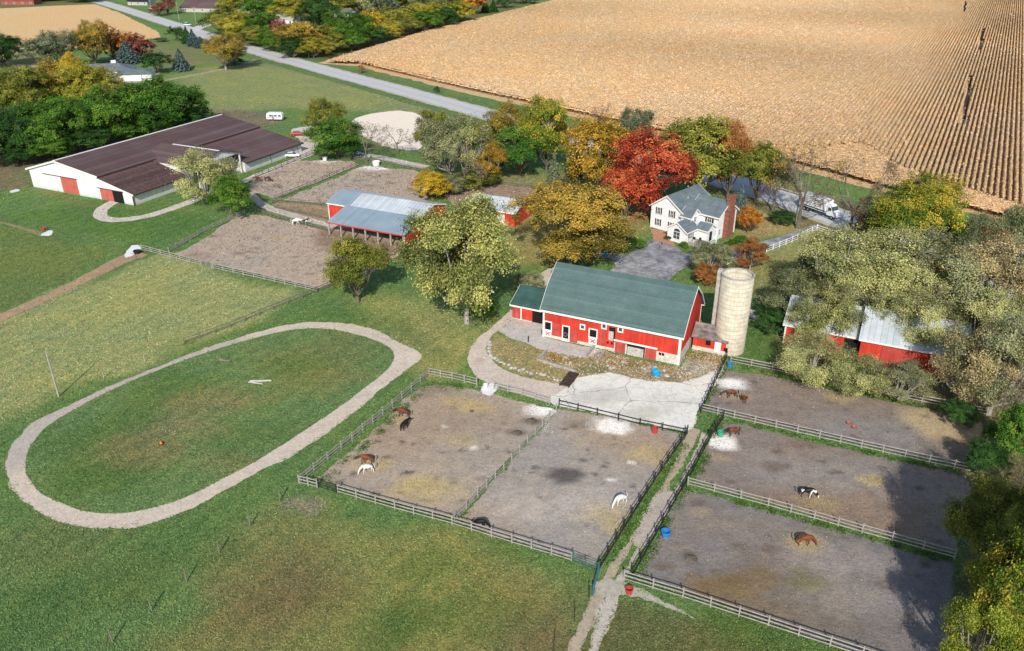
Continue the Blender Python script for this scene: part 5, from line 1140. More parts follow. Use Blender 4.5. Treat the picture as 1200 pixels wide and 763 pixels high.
def tree_proto(shape, seed, nclump, per, leaf):
    """unit tree: height 1, crown width 1"""
    rng = np.random.RandomState(seed)
    P = {'round': (.07, 1.0, 12, .45, .27), 'tall': (.06, 1.0, 10, .40, .28), 'vase': (.30, 1.0, 10, .50, .24), 'open': (.10, 1.0, 17, .58, .165), 'low': (.03, 1.0, 9, .48, .32), 'full': (.0, 1.0, 13, .48, .27), 'wispy': (.06, 1.0, 24, .6, .14), 'giant': (.10, 1.0, 20, .55, .165)}[shape]
    z0, z1, nl, spread, lr = P; zc = (z0+z1)/2; az = (z1-z0)/2
    lobes = []
    for i in range(nl):
        for _ in range(50):
            d = rng.normal(size=3); d /= np.linalg.norm(d)
            if d[2] > -.75: break
        rad = rng.uniform(.6, 1.0)
        c = np.array([d[0]*.5*(1-lr)*rad, d[1]*.5*(1-lr)*rad, zc+d[2]*az*(1-lr*.9)*rad])
        lobes.append((c, lr*rng.uniform(.75, 1.15)))
    lobes.append((np.array([0, 0, zc+az*.35]), lr))
    tb = MB(); cl = []
    base = Vector((0, 0, 0)); fork = Vector((rng.uniform(-.02, .02), rng.uniform(-.02, .02), max(z0*1.5, .10)))
    rt = .022
    tb.tube(base-Vector((0, 0, .01)), fork*.5, rt*1.35, rt, 8); tb.tube(fork*.5, fork, rt, rt*.85, 8)
    C = []; N = []; S = []; T = []
    for (c, r) in lobes:
        m = (Vector(c)+fork)/2+Vector((c[0]*.15, c[1]*.15, -.03)); cv = Vector(c)
        tb.tube(fork, m, rt*.6, rt*.38, 5); tb.tube(m, cv, rt*.38, rt*.2, 5)
        lobe_tone = rng.uniform(-.16, .16)
        for k in range(max(2, nclump//len(lobes))):
            d = rng.normal(size=3); d /= np.linalg.norm(d)
            if d[2] < -.35: d[2] *= -.6
            rr_ = r*rng.uniform(.62, 1.08)
            p = c+d*np.array([rr_*1.0, rr_*1.0, rr_*az*2*.92])
            if p[2] < z0*.9: continue
            ins = any(np.linalg.norm((p-c2)/np.array([1, 1, az*2])) < r2*.62 for c2, r2 in lobes if c2 is not c)
            if ins and rng.rand() < .75: continue
            if shape == 'wispy' or k % (2 if shape == 'open' else 3) == 0: tb.tube(cv, Vector(p), rt*(.2 if shape == 'wispy' else .16), rt*.06, 3)
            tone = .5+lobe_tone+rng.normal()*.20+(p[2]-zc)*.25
            n = int(per*rng.uniform(.6, 1.3)); cr = rng.uniform(.022, .046)
            q = p+rng.normal(size=(n, 3))*np.array([cr, cr, cr*.75])
            outd = (p-np.array([0, 0, zc-.1])); outd /= np.linalg.norm(outd)
            nn = outd*.9+np.array([0, 0, .45])+rng.normal(size=(n, 3))*.5
            C.append(q); N.append(nn); S.append(leaf*rng.uniform(.6, 1.35, n)); T.append(tone+rng.normal(size=n)*.11)
    C = np.concatenate(C); N = np.concatenate(N); S = np.concatenate(S); T = np.concatenate(T)
    k = .5/np.percentile(np.abs(C[:, :2]), 98.5, axis=0); kz = 1/np.percentile(C[:, 2], 99.7)
    K = np.array([k[0], k[1], kz]); C = C*K; tb.v = [tuple(np.array(v)*(K if v[2] > .12 else np.array([1, 1, kz]))) for v in tb.v]
    tm = tb.mesh('trunk'); tm.materials.append(M['bark'])
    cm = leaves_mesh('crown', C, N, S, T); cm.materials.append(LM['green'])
    # scale to the unit box exactly
    return tm, cm
def bare_proto(seed, nleaf, leaf, depth=6):
    rng = np.random.RandomState(seed); tb = MB(); tips = []
    def grow(p, d, L, r, k):
        q = p+d*L; tb.tube(p, q, r, r*.68, 6 if k < 2 else 3)
        if k >= depth: tips.append(q); return
        for j in range(3 if k in (0, 2) else 2 if rng.rand() < .45 else 3):
            nd = (d+Vector(rng.normal(size=3)*.52)+Vector((0, 0, .12))).normalized()
            grow(q, nd, L*rng.uniform(.66, .86), r*.62, k+1)
    grow(Vector((0, 0, 0)), Vector((rng.uniform(-.05, .05), rng.uniform(-.05, .05), 1)).normalized(), .24, .02, 0)
    V = np.array(tb.v); s = np.array([.5/max(1e-3, np.percentile(abs(V[:, 0]), 98)), .5/max(1e-3, np.percentile(abs(V[:, 1]), 98)), 1/V[:, 2].max()])
    tb.v = [tuple(v) for v in V*s]; tm = tb.mesh('trunk'); tm.materials.append(M['bark'])
    tp = np.array(tips)*s; idx = rng.randint(0, len(tp), nleaf)
    C = tp[idx]+rng.normal(size=(nleaf, 3))*.022; N = rng.normal(size=(nleaf, 3))+np.array([0, 0, .6])
    cm = leaves_mesh('crown', C, N, leaf*rng.uniform(.6, 1.3, nleaf), .5+rng.normal(size=nleaf)*.2); cm.materials.append(LM['bare'])
    return tm, cm
def spruce_proto(seed, n, leaf):
    rng = np.random.RandomState(seed); tb = MB(); tb.tube((0, 0, 0), (0, 0, .98), .022, .004, 6)
    C = []; N = []; S = []; T = []
    for tier in np.linspace(.05, .99, 22):
        r = .5*(1-tier)**.85+.015; nb = max(4, int(15*(1-tier)+4)); a0 = rng.rand()*6
        for j in range(nb):
            a = a0+j*2*math.pi/nb+rng.uniform(-.15, .15); rr_ = r*rng.uniform(.78, 1.1); k = max(4, int(n*r))
            t = rng.uniform(.25, 1, k)**.7; w_ = rng.normal(size=k)*.02*(1.2-t)
            x = np.cos(a)*rr_*t-np.sin(a)*w_*2; y = np.sin(a)*rr_*t+np.cos(a)*w_*2; z = tier+.03-t*.045+rng.normal(size=k)*.008
            C.append(np.c_[x, y, z]); N.append(np.c_[np.cos(a)*.4+rng.normal(size=k)*.5, np.sin(a)*.4+rng.normal(size=k)*.5, np.full(k, .8)])
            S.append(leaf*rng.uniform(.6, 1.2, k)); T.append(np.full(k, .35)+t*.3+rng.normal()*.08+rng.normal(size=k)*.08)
    C = np.concatenate(C); N = np.concatenate(N); S = np.concatenate(S); T = np.concatenate(T)
    tm = tb.mesh('trunk'); tm.materials.append(M['bark']); cm = leaves_mesh('crown', C, N, S, T); cm.materials.append(LM['blue'])
    return tm, cm
PR = {}
def proto(shape, lod, seed):
    key = (shape, lod, seed)
    if key not in PR:
        s = hash_(shape)+seed*17
        if shape == 'bare': PR[key] = bare_proto(s, {'n': 2200, 'm': 700, 'f': 260}[lod], {'n': .018, 'm': .024, 'f': .035}[lod])
        elif shape == 'spruce': PR[key] = spruce_proto(s, {'n': 90, 'm': 60, 'f': 36}[lod], {'n': .05, 'm': .06, 'f': .09}[lod])
        elif shape == 'giant': PR[key] = tree_proto(shape, s, 900, 95, .017)
        elif shape == 'wispy': PR[key] = tree_proto(shape, s, *{'n': (760, 48, .0165), 'm': (560, 34, .021), 'f': (240, 20, .04)}[lod])
        elif shape == 'open': PR[key] = tree_proto(shape, s, *{'n': (620, 110, .0165), 'm': (440, 72, .022), 'f': (190, 36, .04)}[lod])
        else: PR[key] = tree_proto(shape, s, *{'n': (760, 120, .0175), 'm': (520, 76, .024), 'f': (230, 38, .044)}[lod])
    return PR[key]
def hash_(s): return sum(ord(c)*(i+3) for i, c in enumerate(s)) % 997
def tree(name, shape, bx, by, ty, wpx, pal, label, group=None, cx=None, seed=None, cat='tree', bark=None):
    X, Y = G(bx, by); hh = height_of(bx, by, ty); s = 1/mpp(bx, by)
    wd = wpx/s
    if shape != 'bare': wd *= 1.0
    lod = 'n' if s > 5.2 and wpx > 70 else ('m' if wpx > 34 or s > 4.5 else 'f')
    if shape in ('round', 'tall') and (lod == 'f' or by < 192): shape = 'full'; wd *= 1.12
    if seed is None: seed = int(bx*3+by) % 3
    tm, cm = proto(shape, lod, seed)
    e = empty(name, (X, Y, -.02), (bx*1.37+by) % 6.28, label, cat, group)
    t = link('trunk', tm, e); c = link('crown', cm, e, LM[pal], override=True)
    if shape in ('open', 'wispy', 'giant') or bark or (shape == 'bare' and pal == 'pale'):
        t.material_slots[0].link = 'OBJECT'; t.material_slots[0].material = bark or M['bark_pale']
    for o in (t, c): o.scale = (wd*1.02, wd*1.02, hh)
    return e
D = 'deciduous_tree'
TREES = [
 # around the middle
 (D, 'round', 420, 355, 279, 70, 'olive', 'round olive-green tree standing alone on the lawn left of the barn'),
 (D, 'giant', 547, 379, 230, 116, 'yolive', 'big loose yellow-green tree with a forked pale trunk left of the barn'),
 (D, 'round', 668, 309, 213, 128, 'goldolive', 'broad golden tree behind the left end of the barn roof'),
 ('maple_tree', 'round', 758, 252, 156, 95, 'red', 'large bright red maple beside the farmhouse'),
 ('maple_tree', 'round', 733, 256, 190, 52, 'red', 'smaller scarlet maple left of the large red maple'),
 (D, 'round', 703, 228, 138, 86, 'gold', 'golden tree with green skirt left of the red maples'),
 (D, 'tall', 640, 203, 114, 62, 'gg', 'tall green tree with a yellowing top beyond the small shed'),
 (D, 'round', 610, 208, 148, 68, 'brgreen', 'vivid green tree left of the tall yellow-topped tree'),
 ('spruce_tree', 'spruce', 649, 222, 178, 24, 'greygreen', 'small dark spruce on the lawn behind the golden tree'),
 ('spruce_tree', 'spruce', 672, 215, 166, 26, 'blue', 'grey-blue spruce between the green and the golden tree'),
 (D, 'open', 744, 178, 126, 38, 'greygreen', 'small grey-green tree at the field edge above the red maple'),
 ('bare_tree', 'bare', 707, 158, 120, 30, 'rust', 'thin rusty tree at the field edge above the golden tree'),
 (D, 'round', 818, 232, 135, 98, 'olive', 'large olive-green tree right of the red maple'),
 (D, 'tall', 852, 234, 142, 46, 'rust', 'rust-topped tree right of the large olive tree'),
 (D, 'round', 884, 238, 168, 62, 'olive', 'loose olive-yellow tree above the farmhouse chimney'),
 ('spruce_tree', 'spruce', 866, 250, 216, 22, 'blue', 'small blue spruce behind the farmhouse chimney'),
 ('bare_tree', 'bare', 934, 268, 163, 84, 'gold', 'half-bare golden-brown tree left of the box truck'),
 ('bare_tree', 'bare', 905, 248, 186, 52, 'bare', 'bare grey tree between the farmhouse and the truck'),
 ('bare_tree', 'bare', 994, 276, 184, 84, 'bare', 'wide bare tree in front of the box truck cab'),
 (D, 'round', 1066, 312, 206, 98, 'gg', 'big bright green tree right of the box truck'),
 (D, 'round', 1030, 302, 238, 52, 'olive', 'yellow-olive tree tucked left of the big bright green tree'),
 (D, 'open', 1105, 315, 250, 66, 'olive', 'olive tree right of the big bright green tree'),
 (D, 'open', 1150, 332, 246, 74, 'greyolive', 'grey-olive tree by the corn rows at the right'),
 (D, 'open', 1192, 340, 240, 66, 'greyolive', 'grey-olive tree cut by the right edge beside the cornfield'),
 ('bare_tree', 'bare', 1140, 345, 262, 60, 'rust', 'bare tree with a few orange leaves at the right by the corn'),
 (D, 'wispy', 1018, 292, 216, 50, 'bare', 'brown half-leafless tree just right of the box truck cab'),
 # yard by the farmhouse
 ('ornamental_tree', 'open', 831, 319, 287, 50, 'greyolive', 'small purple-grey ornamental tree at the end of the asphalt court'),
 ('shrub', 'low', 828, 334, 310, 34, 'rust', 'brownish shrub below the small grey ornamental tree'),
 ('ornamental_tree', 'open', 878, 317, 280, 36, 'rust', 'small red-orange tree beside the white vinyl fence'),
 ('shrub', 'low', 876, 273, 242, 30, 'orange', 'round yellow-orange shrub at the farmhouse chimney'),
 # left group near riding barn
 (D, 'wispy', 243, 237, 174, 68, 'pale', 'pale yellow tree against the long riding barn'),
 (D, 'low', 273, 254, 208, 52, 'green', 'dense round green tree at the corner of the upper left paddock'),
 (D, 'round', 396, 186, 136, 56, 'brgreen', 'bright green tree above the upper paddocks'),
 (D, 'round', 384, 163, 117, 42, 'olive', 'brownish olive tree just behind the bright green tree'),
 ('bare_tree', 'bare', 430, 190, 140, 48, 'bare', 'bare tree right of the bright green tree above the paddocks'),
 ('bare_tree', 'bare', 466, 180, 146, 34, 'bare', 'small bare tree on the near edge of the sandy arena'),
 (D, 'open', 508, 190, 130, 42, 'olive', 'olive tree at the right end of the sandy arena'),
 (D, 'open', 528, 214, 138, 60, 'greyolive', 'grey-olive tree in the thicket left of the vivid green tree'),
 (D, 'wispy', 552, 210, 136, 50, 'pale', 'pale tree in the middle of the thicket above the small shed'),
 (D, 'open', 587, 186, 119, 54, 'goldolive', 'bronze-topped tree beside the county road'),
 (D, 'open', 575, 216, 168, 40, 'gold', 'small orange-gold tree at the foot of the thicket'),
 ('shrub', 'low', 506, 233, 201, 46, 'yellow', 'yellow bush at the right end of the upper paddock'),
 ('bare_tree', 'bare', 545, 222, 165, 50, 'bare', 'bare dark tree inside the thicket'),
 # dark wood at the left
 (D, 'round', 12, 188, 126, 62, 'dkgreen', 'dark green tree of the left wood cut by the left edge'),
 (D, 'round', 48, 184, 122, 56, 'green', 'green tree of the left wood, second from the left edge'),
 (D, 'round', 84, 176, 112, 56, 'green', 'green tree of the left wood above the brown horse'),
 (D, 'round', 122, 168, 102, 60, 'green', 'green tree in the middle front of the left wood'),
 (D, 'round', 160, 158, 104, 50, 'green', 'green tree of the left wood, second from its right end'),
 (D, 'round', 196, 156, 90, 78, 'green', 'broad green tree at the right end of the left wood'),
 (D, 'round', 232, 146, 114, 28, 'green', 'small bush-like tree at the right tip of the left wood'),
 (D, 'round', 8, 145, 82, 50, 'olive', 'olive tree of the left wood at the left edge, back row'),
 (D, 'round', 40, 140, 78, 54, 'olive', 'olive tree in the back row of the left wood'),
 (D, 'round', 72, 132, 70, 46, 'goldolive', 'golden tree in the back row of the left wood'),
 (D, 'round', 98, 134, 74, 48, 'ygreen', 'yellow-green tree in the back row of the left wood'),
 (D, 'round', 124, 128, 78, 42, 'ygreen', 'yellow-green tree just below the bungalow'),
 (D, 'tall', 88, 108, 62, 36, 'yellow', 'yellow tree left of the bungalow'),
 (D, 'round', 140, 140, 96, 44, 'olive', 'olive tree in front of the bungalow garage'),
 # round the bungalow
 (D, 'round', 66, 82, 36, 46, 'greygreen', 'round grey-green tree at the near edge of the far field'),
 (D, 'round', 6, 78, 36, 46, 'dkgreen', 'dark tree at the left edge by the far field'),
 (D, 'tall', 112, 76, 24, 38, 'goldolive', 'green tree turning orange-brown left of the blue spruce'),
 (D, 'tall', 133, 72, 30, 30, 'rust', 'rust-coloured tree behind the blue spruce'),
 (D, 'tall', 148, 70, 36, 30, 'orange', 'orange tree behind the bungalow'),
 (D, 'round', 165, 72, 40, 30, 'purple', 'dusky pink tree behind the bungalow'),
 ('spruce_tree', 'spruce', 151, 74, 47, 36, 'blue', 'blue spruce behind the bungalow roof'),
 (D, 'low', 186, 86, 61, 34, 'dkgreen', 'dark rounded evergreen right of the bungalow'),
 ('spruce_tree', 'spruce', 213, 83, 57, 24, 'blue', 'blue spruce standing alone right of the bungalow'),
 (D, 'open', 265, 82, 40, 48, 'goldolive', 'loose yellow tree near the county road'),
 (D, 'low', 208, 48, 30, 20, 'dkgreen', 'dark green evergreen at the road junction, leftmost of four'),
 ('spruce_tree', 'spruce', 220, 51, 31, 16, 'dkgreen', 'dark spruce at the road junction, second of four'),
 ('spruce_tree', 'spruce', 227, 54, 34, 18, 'blue', 'blue spruce at the road junction, third of four'),
 ('spruce_tree', 'spruce', 236, 56, 43, 18, 'blue', 'low blue spruce at the road junction, rightmost of four'),
 # row along the top
 (D, 'round', 264, 42, 6, 44, 'olive', 'olive tree right of the road junction'),
 (D, 'round', 286, 48, 12, 44, 'ygreen', 'yellow-green tree in the row behind the county road, at its left end'),
 (D, 'round', 312, 50, 14, 38, 'green', 'green tree in the left part of the row behind the county road'),
 (D, 'tall', 330, 58, 20, 22, 'purple', 'crimson tree in the row behind the county road'),
 (D, 'round', 353, 64, 24, 48, 'goldolive', 'golden olive tree at the left corner of the big cornfield'),
 (D, 'round', 376, 62, 30, 32, 'olive', 'olive tree at the left corner of the big cornfield'),
 (D, 'round', 392, 55, 26, 30, 'ygreen', 'yellow-green tree left of the big green tree at the cornfield corner'),
 (D, 'round', 413, 55, 12, 50, 'green', 'big green tree at the upper left edge of the cornfield'),
 (D, 'tall', 438, 46, 10, 26, 'yellow', 'narrow yellow tree right of the big green tree by the cornfield'),
 (D, 'round', 455, 40, 8, 30, 'olive', 'olive tree along the upper left edge of the cornfield'),
 (D, 'round', 474, 36, 6, 34, 'ygreen', 'yellow-green tree in the middle of the cornfield edge'),
 (D, 'round', 498, 32, 4, 36, 'ygreen', 'pale yellow-green tree in the middle of the cornfield edge'),
 (D, 'round', 520, 28, 0, 34, 'gg', 'green and yellow tree right of the middle of the cornfield edge'),
 (D, 'round', 534, 24, 0, 24, 'green', 'green tree left of the orange tree on the cornfield edge'),
 (D, 'round', 553, 17, -8, 30, 'orange', 'orange tree at the right end of the cornfield tree row'),
 ('spruce_tree', 'spruce', 569, 15, 0, 14, 'dkgreen', 'left dark spruce beyond the orange tree at the top'),
 ('spruce_tree', 'spruce', 578, 14, -1, 14, 'dkgreen', 'right dark spruce beyond the orange tree at the top'),
 (D, 'low', 592, 9, -2, 24, 'dkgreen', 'low green bushy tree at the far end of the top tree row'),
 (D, 'low', 616, 4, -6, 30, 'green', 'farthest green bushy tree before the open cornfield at the top'),
 (D, 'round', 342, 26, -6, 44, 'ygreen', 'bright yellow-green tree at the top, back row'),
 (D, 'round', 374, 36, -8, 42, 'dkgreen', 'tall dark green tree at the top, back row'),
 (D, 'round', 318, 22, -6, 32, 'green', 'green tree at the top beside the bright yellow-green tree'),
 (D, 'round', 400, 18, -12, 34, 'olive', 'olive tree behind the dark green tree at the top'),
 (D, 'round', 424, 16, -10, 30, 'pale', 'pale tree at the top above the big green tree'),
 (D, 'round', 447, 16, -12, 30, 'greygreen', 'grey-green tree at the top, back row'),
 (D, 'round', 470, 12, -14, 34, 'olive', 'olive tree at the top, back row middle'),
 (D, 'round', 500, 8, -18, 34, 'green', 'green tree at the top, back row right part'),
 (D, 'round', 528, 4, -20, 34, 'olive', 'olive tree at the top behind the orange tree'),
 (D, 'round', 296, 24, -4, 30, 'green', 'leafy green tree at the top, left end of the back row'),
 (D, 'round', 272, 14, -8, 32, 'ygreen', 'yellow-green tree at the top above the road junction trees'),
 (D, 'tall', 197, 17, -6, 20, 'purple', 'dark red tree in front of the wide brown-roofed building'),
 (D, 'round', 186, 19, 4, 16, 'purple', 'small dusky tree left of the dark red tree'),
 (D, 'round', 60, 0, -14, 46, 'dkgreen', 'dark tree behind the far field at the top left'),
 (D, 'round', 30, 2, -12, 40, 'dkgreen', 'dark tree by the rust-red building at the top left'),
 (D, 'round', 100, 2, -10, 36, 'olive', 'olive tree behind the far field by the road'),
 # right side cluster
 (D, 'open', 925, 378, 322, 66, 'greyolive', 'shadowy grey-olive tree at the left end of the machine shed'),
 (D, 'wispy', 978, 372, 268, 112, 'pale', 'large pale yellow-olive tree behind the left of the machine shed'),
 (D, 'wispy', 1042, 378, 270, 116, 'pale', 'large pale olive tree behind the middle of the machine shed'),
 (D, 'wispy', 1100, 392, 282, 112, 'greyolive', 'large grey-olive tree behind the right end of the machine shed'),
 (D, 'wispy', 1158, 402, 280, 112, 'tan', 'large pale olive tree between the machine shed and the right edge'),
 (D, 'wispy', 1204, 420, 312, 100, 'pale', 'pale olive tree cut by the right edge behind the shed'),
 (D, 'wispy', 990, 398, 332, 64, 'greyolive', 'grey-olive tree half covering the shed roof at its middle'),
 (D, 'wispy', 938, 404, 350, 44, 'pale', 'pale tree overlapping the left end of the shed roof'),
 (D, 'wispy', 1142, 432, 340, 80, 'pale', 'pale tree overlapping the right end of the shed roof'),
 (D, 'wispy', 1040, 404, 338, 54, 'pale', 'slim pale tree crossing the middle of the shed roof'),
 (D, 'wispy', 962, 410, 334, 56, 'yolive', 'yellowish tree rising through the left part of the shed roof line'),
 (D, 'wispy', 1078, 422, 348, 78, 'pale', 'pale tree hanging over the right part of the shed roof'),
 ('bare_tree', 'bare', 1078, 402, 314, 84, 'pale', 'bare white-branched tree leaning over the shed roof'),
 (D, 'wispy', 950, 446, 402, 86, 'pale', 'low pale tree in front of the left part of the machine shed'),
 (D, 'wispy', 1003, 460, 416, 74, 'pale', 'low grey-olive tree in front of the middle of the machine shed'),
 (D, 'wispy', 1052, 468, 426, 64, 'greyolive', 'low olive thicket tree behind the top right paddock fence'),
 (D, 'wispy', 1128, 478, 384, 84, 'tan', 'grey-olive tree at the right end of the machine shed'),
 (D, 'wispy', 1158, 486, 368, 106, 'greyolive', 'tall pale tree at the end of the top right paddock fence'),
 ('bare_tree', 'bare', 1128, 474, 380, 80, 'pale', 'bare pale-branched tree above the top right paddock'),
 ('bare_tree', 'bare', 1178, 520, 428, 70, 'bare', 'bare grey tree by the right edge above the dark green tree'),
 (D, 'low', 1176, 548, 478, 62, 'green', 'dense dark green tree at the right edge of the paddocks'),
 ('bare_tree', 'bare', 1185, 595, 535, 60, 'bare', 'dead silvery tree at the right edge between green trees'),
 (D, 'open', 1150, 668, 566, 100, 'olive', 'olive tree at the right end of the middle right paddock'),
 (D, 'open', 1215, 738, 540, 100, 'olive', 'olive tree cut by the right edge near the middle right paddock'),
 (D, 'open', 1186, 800, 604, 124, 'gg', 'bright yellow-green tree in the lower right corner'),
 (D, 'open', 1135, 800, 690, 84, 'ygreen2', 'small yellow-green tree at the bottom edge by the lower right corner'),
 (D, 'open', 1165, 744, 622, 80, 'olive', 'dark olive tree above the lower right corner tree'),
 (D, 'round', 1232, 800, 560, 110, 'gg', 'tall tree mostly outside the right edge at the lower corner'),
]
for t in TREES:
    if t[2] > 1250: continue
    tree(*t[:8])
# shrubs
def shrubs(lst, group):
    for (bx, by, ty, wpx, pal, label) in lst: tree('shrub', 'low', bx, by, ty, wpx, pal, label, group, cat='shrub')
shrubs([(838, 293, 286, 13, 'green', 'clipped green shrub nearest the farmhouse deck steps'), (851, 290, 284, 11, 'green', 'clipped green shrub at the foot of the brick chimney'),
        (859, 287, 281, 11, 'green', 'clipped green shrub in the middle right of the chimney'), (868, 284, 276, 14, 'green', 'clipped green shrub at the right end of the row by the chimney'),
        (801, 290, 284, 12, 'green', 'clipped green shrub under the sunroom wall'), (783, 281, 276, 9, 'dkgreen', 'small shrub at the corner between house and sunroom')], 'shrubs around the farmhouse')
shrubs([(728, 292, 278, 36, 'dkgreen', 'long dark green hedge shrub above the asphalt court'), (748, 291, 281, 20, 'green', 'green shrub at the right end of the hedge above the court')], 'hedge above the asphalt court')
for k_, (x_, y_) in enumerate([(300, 54), (322, 60), (345, 68), (368, 68), (390, 62), (412, 60), (434, 54), (456, 48), (476, 42), (498, 37), (520, 32), (540, 26)]):
    tree('shrub', 'low', x_, y_, y_-24, 38, ['olive', 'green', 'dkgreen', 'ygreen'][k_ % 4], ['olive', 'green', 'dark green', 'yellow-green'][k_ % 4]+' understorey bush'+[' at the left end', ' left of the crimson tree', ' below the golden olive tree', ' by the corner pole', ' right of the corner pole', ' below the big green tree', ' right of the big green tree', ' before the middle', ' at the middle', ' past the middle', ' near the right end', ' at the right end'][k_]+' of the roadside tree row', 'understorey bushes along the tree row beyond the road', cat='shrub')
shrubs([(512, 109, 101, 7, 'dkgreen', 'dark bush at the foot of the pole on the cornfield edge'), (424, 86, 76, 8, 'rust', 'brown bush at the foot of the pole left of the cornfield'), (188, 49, 44, 16, 'greygreen', 'low bush at the right tip of the far field'),
        (20, 192, 168, 60, 'dkgreen', 'dark bush at the foot of the left wood by the left edge'), (62, 186, 160, 56, 'green', 'green bush at the foot of the left wood left of the dark horse'), (104, 176, 150, 54, 'dkgreen', 'dark bush at the foot of the left wood right of the dark horse'), (145, 166, 142, 50, 'green', 'green bush at the foot of the left wood, middle right'), (182, 160, 132, 60, 'green', 'green bush at the foot of the broad green tree by the riding barn'), (222, 152, 128, 40, 'dkgreen', 'dark bush at the right tip of the left wood'),
        (275, 76, 68, 24, 'dkgreen', 'dark shrub right of the loose yellow tree'), (905, 388, 362, 44, 'dkgreen', 'dark evergreen shrub left of the machine shed'), (1000, 296, 276, 34, 'dkgreen', 'dark shrub under the wide bare tree by the truck'),
        (915, 262, 248, 30, 'dkgreen', 'dark shrub left of the pole pair by the road'), (620, 345, 318, 36, 'greyolive', 'shrubby growth at the foot of the big tree beside the lane'), (567, 372, 350, 34, 'green', 'green undergrowth at the base of the big yellow-green tree'),
        (530, 224, 205, 50, 'greyolive', 'undergrowth at the left foot of the thicket'), (560, 220, 200, 46, 'olive', 'undergrowth at the right foot of the thicket'), (1085, 330, 306, 60, 'gg', 'yellow-green undergrowth below the big bright green tree'),
        (1125, 345, 320, 50, 'brgreen', 'bright green bush below the trees by the corn'), (1010, 330, 302, 54, 'pale', 'pale bush below the white vinyl fence'), (955, 328, 300, 46, 'pale', 'pale bush at the left of the right-hand tree cluster'),
        (1165, 440, 404, 60, 'greyolive', 'undergrowth between the tall pale trees at the right'), (1120, 496, 470, 40, 'dkgreen', 'dark bush at the end of the top right paddock fence'), (1150, 560, 520, 46, 'dkgreen', 'dark undergrowth at the end of the middle paddock fence'),
        (1165, 710, 664, 60, 'dkgreen', 'dark undergrowth under the right-hand olive trees')], None)
# weeds on the rubble and along fences: low leaf clumps, uncountable
def weeds(name, spots, pal, label, n, size=.14, hh=.3):
    rng = np.random.RandomState(9); C = []
    for (px, py, r) in spots:
        c = G(px, py); k = int(n*r)
        C.append(np.c_[c[0]+rng.normal(size=k)*r*.6, c[1]+rng.normal(size=k)*r*.6, np.abs(rng.normal(size=k))*hh*.5+.05])
    C = np.concatenate(C); k = len(C)
    me = leaves_mesh(name, C, rng.normal(size=(k, 3))+np.array([0, 0, .8]), size*rng.uniform(.6, 1.6, k), .5+rng.normal(size=k)*.22)
    o = link(name, me, None, LM[pal]); tag(o, label, 'weeds', kind='stuff')
def along(px, n, j=1.0, r=(.3, .9)):
    a = np.array(px, float); out = []
    for k in range(n):
        t = rs.uniform(0, len(a)-1.001); i = int(t); p = a[i]+(a[i+1]-a[i])*(t-i); out.append((p[0]+rs.uniform(-j, j), p[1]+rs.uniform(-j, j), rs.uniform(*r)))
    return out
weeds('fence_line_grass', along([(380, 562), (440, 512), (503, 450), (555, 457)], 60, 2)+along([(400, 576), (530, 612), (690, 662)], 30, 2, (.2, .6))+along([(537, 610), (600, 546), (650, 488)], 9, 1.2, (.1, .25))+[(541, 607, 1.2), (546, 600, .8)]
      +along([(815, 565), (845, 500)], 22, 2)+along([(860, 494), (1140, 560)], 70, 2, (.2, .6))+along([(820, 576), (1110, 657)], 60, 2, (.2, .7))+along([(712, 660), (803, 520)], 60, 2)+along([(752, 672), (838, 500)], 60, 3)+[(842, 490, 1.6), (835, 487, 1.2), (846, 494, 1.0)]+along([(830, 470), (850, 430)], 16, 1.5)+along([(870, 431), (1150, 492)], 60, 2, (.3, .9)),
      'green', 'bright green grass tufts growing along the paddock fences', 70, .13, .25)
weeds('rubble_weeds', along([(645, 420), (700, 424), (790, 436)], 60, 5, (.3, .8))+along([(800, 415), (845, 425)], 14, 4)+along([(632, 425), (672, 438)], 14, 2, (.2, .5)), 'gold', 'dry golden weeds on the rubble in front of the barn', 60, .13, .4)
weeds('track_side_weeds', along([(8, 566), (40, 603), (107, 622), (187, 613)], 24, 2, (.2, .5)), 'pale', 'pale weeds along the outer edge of the track', 40, .12, .2)

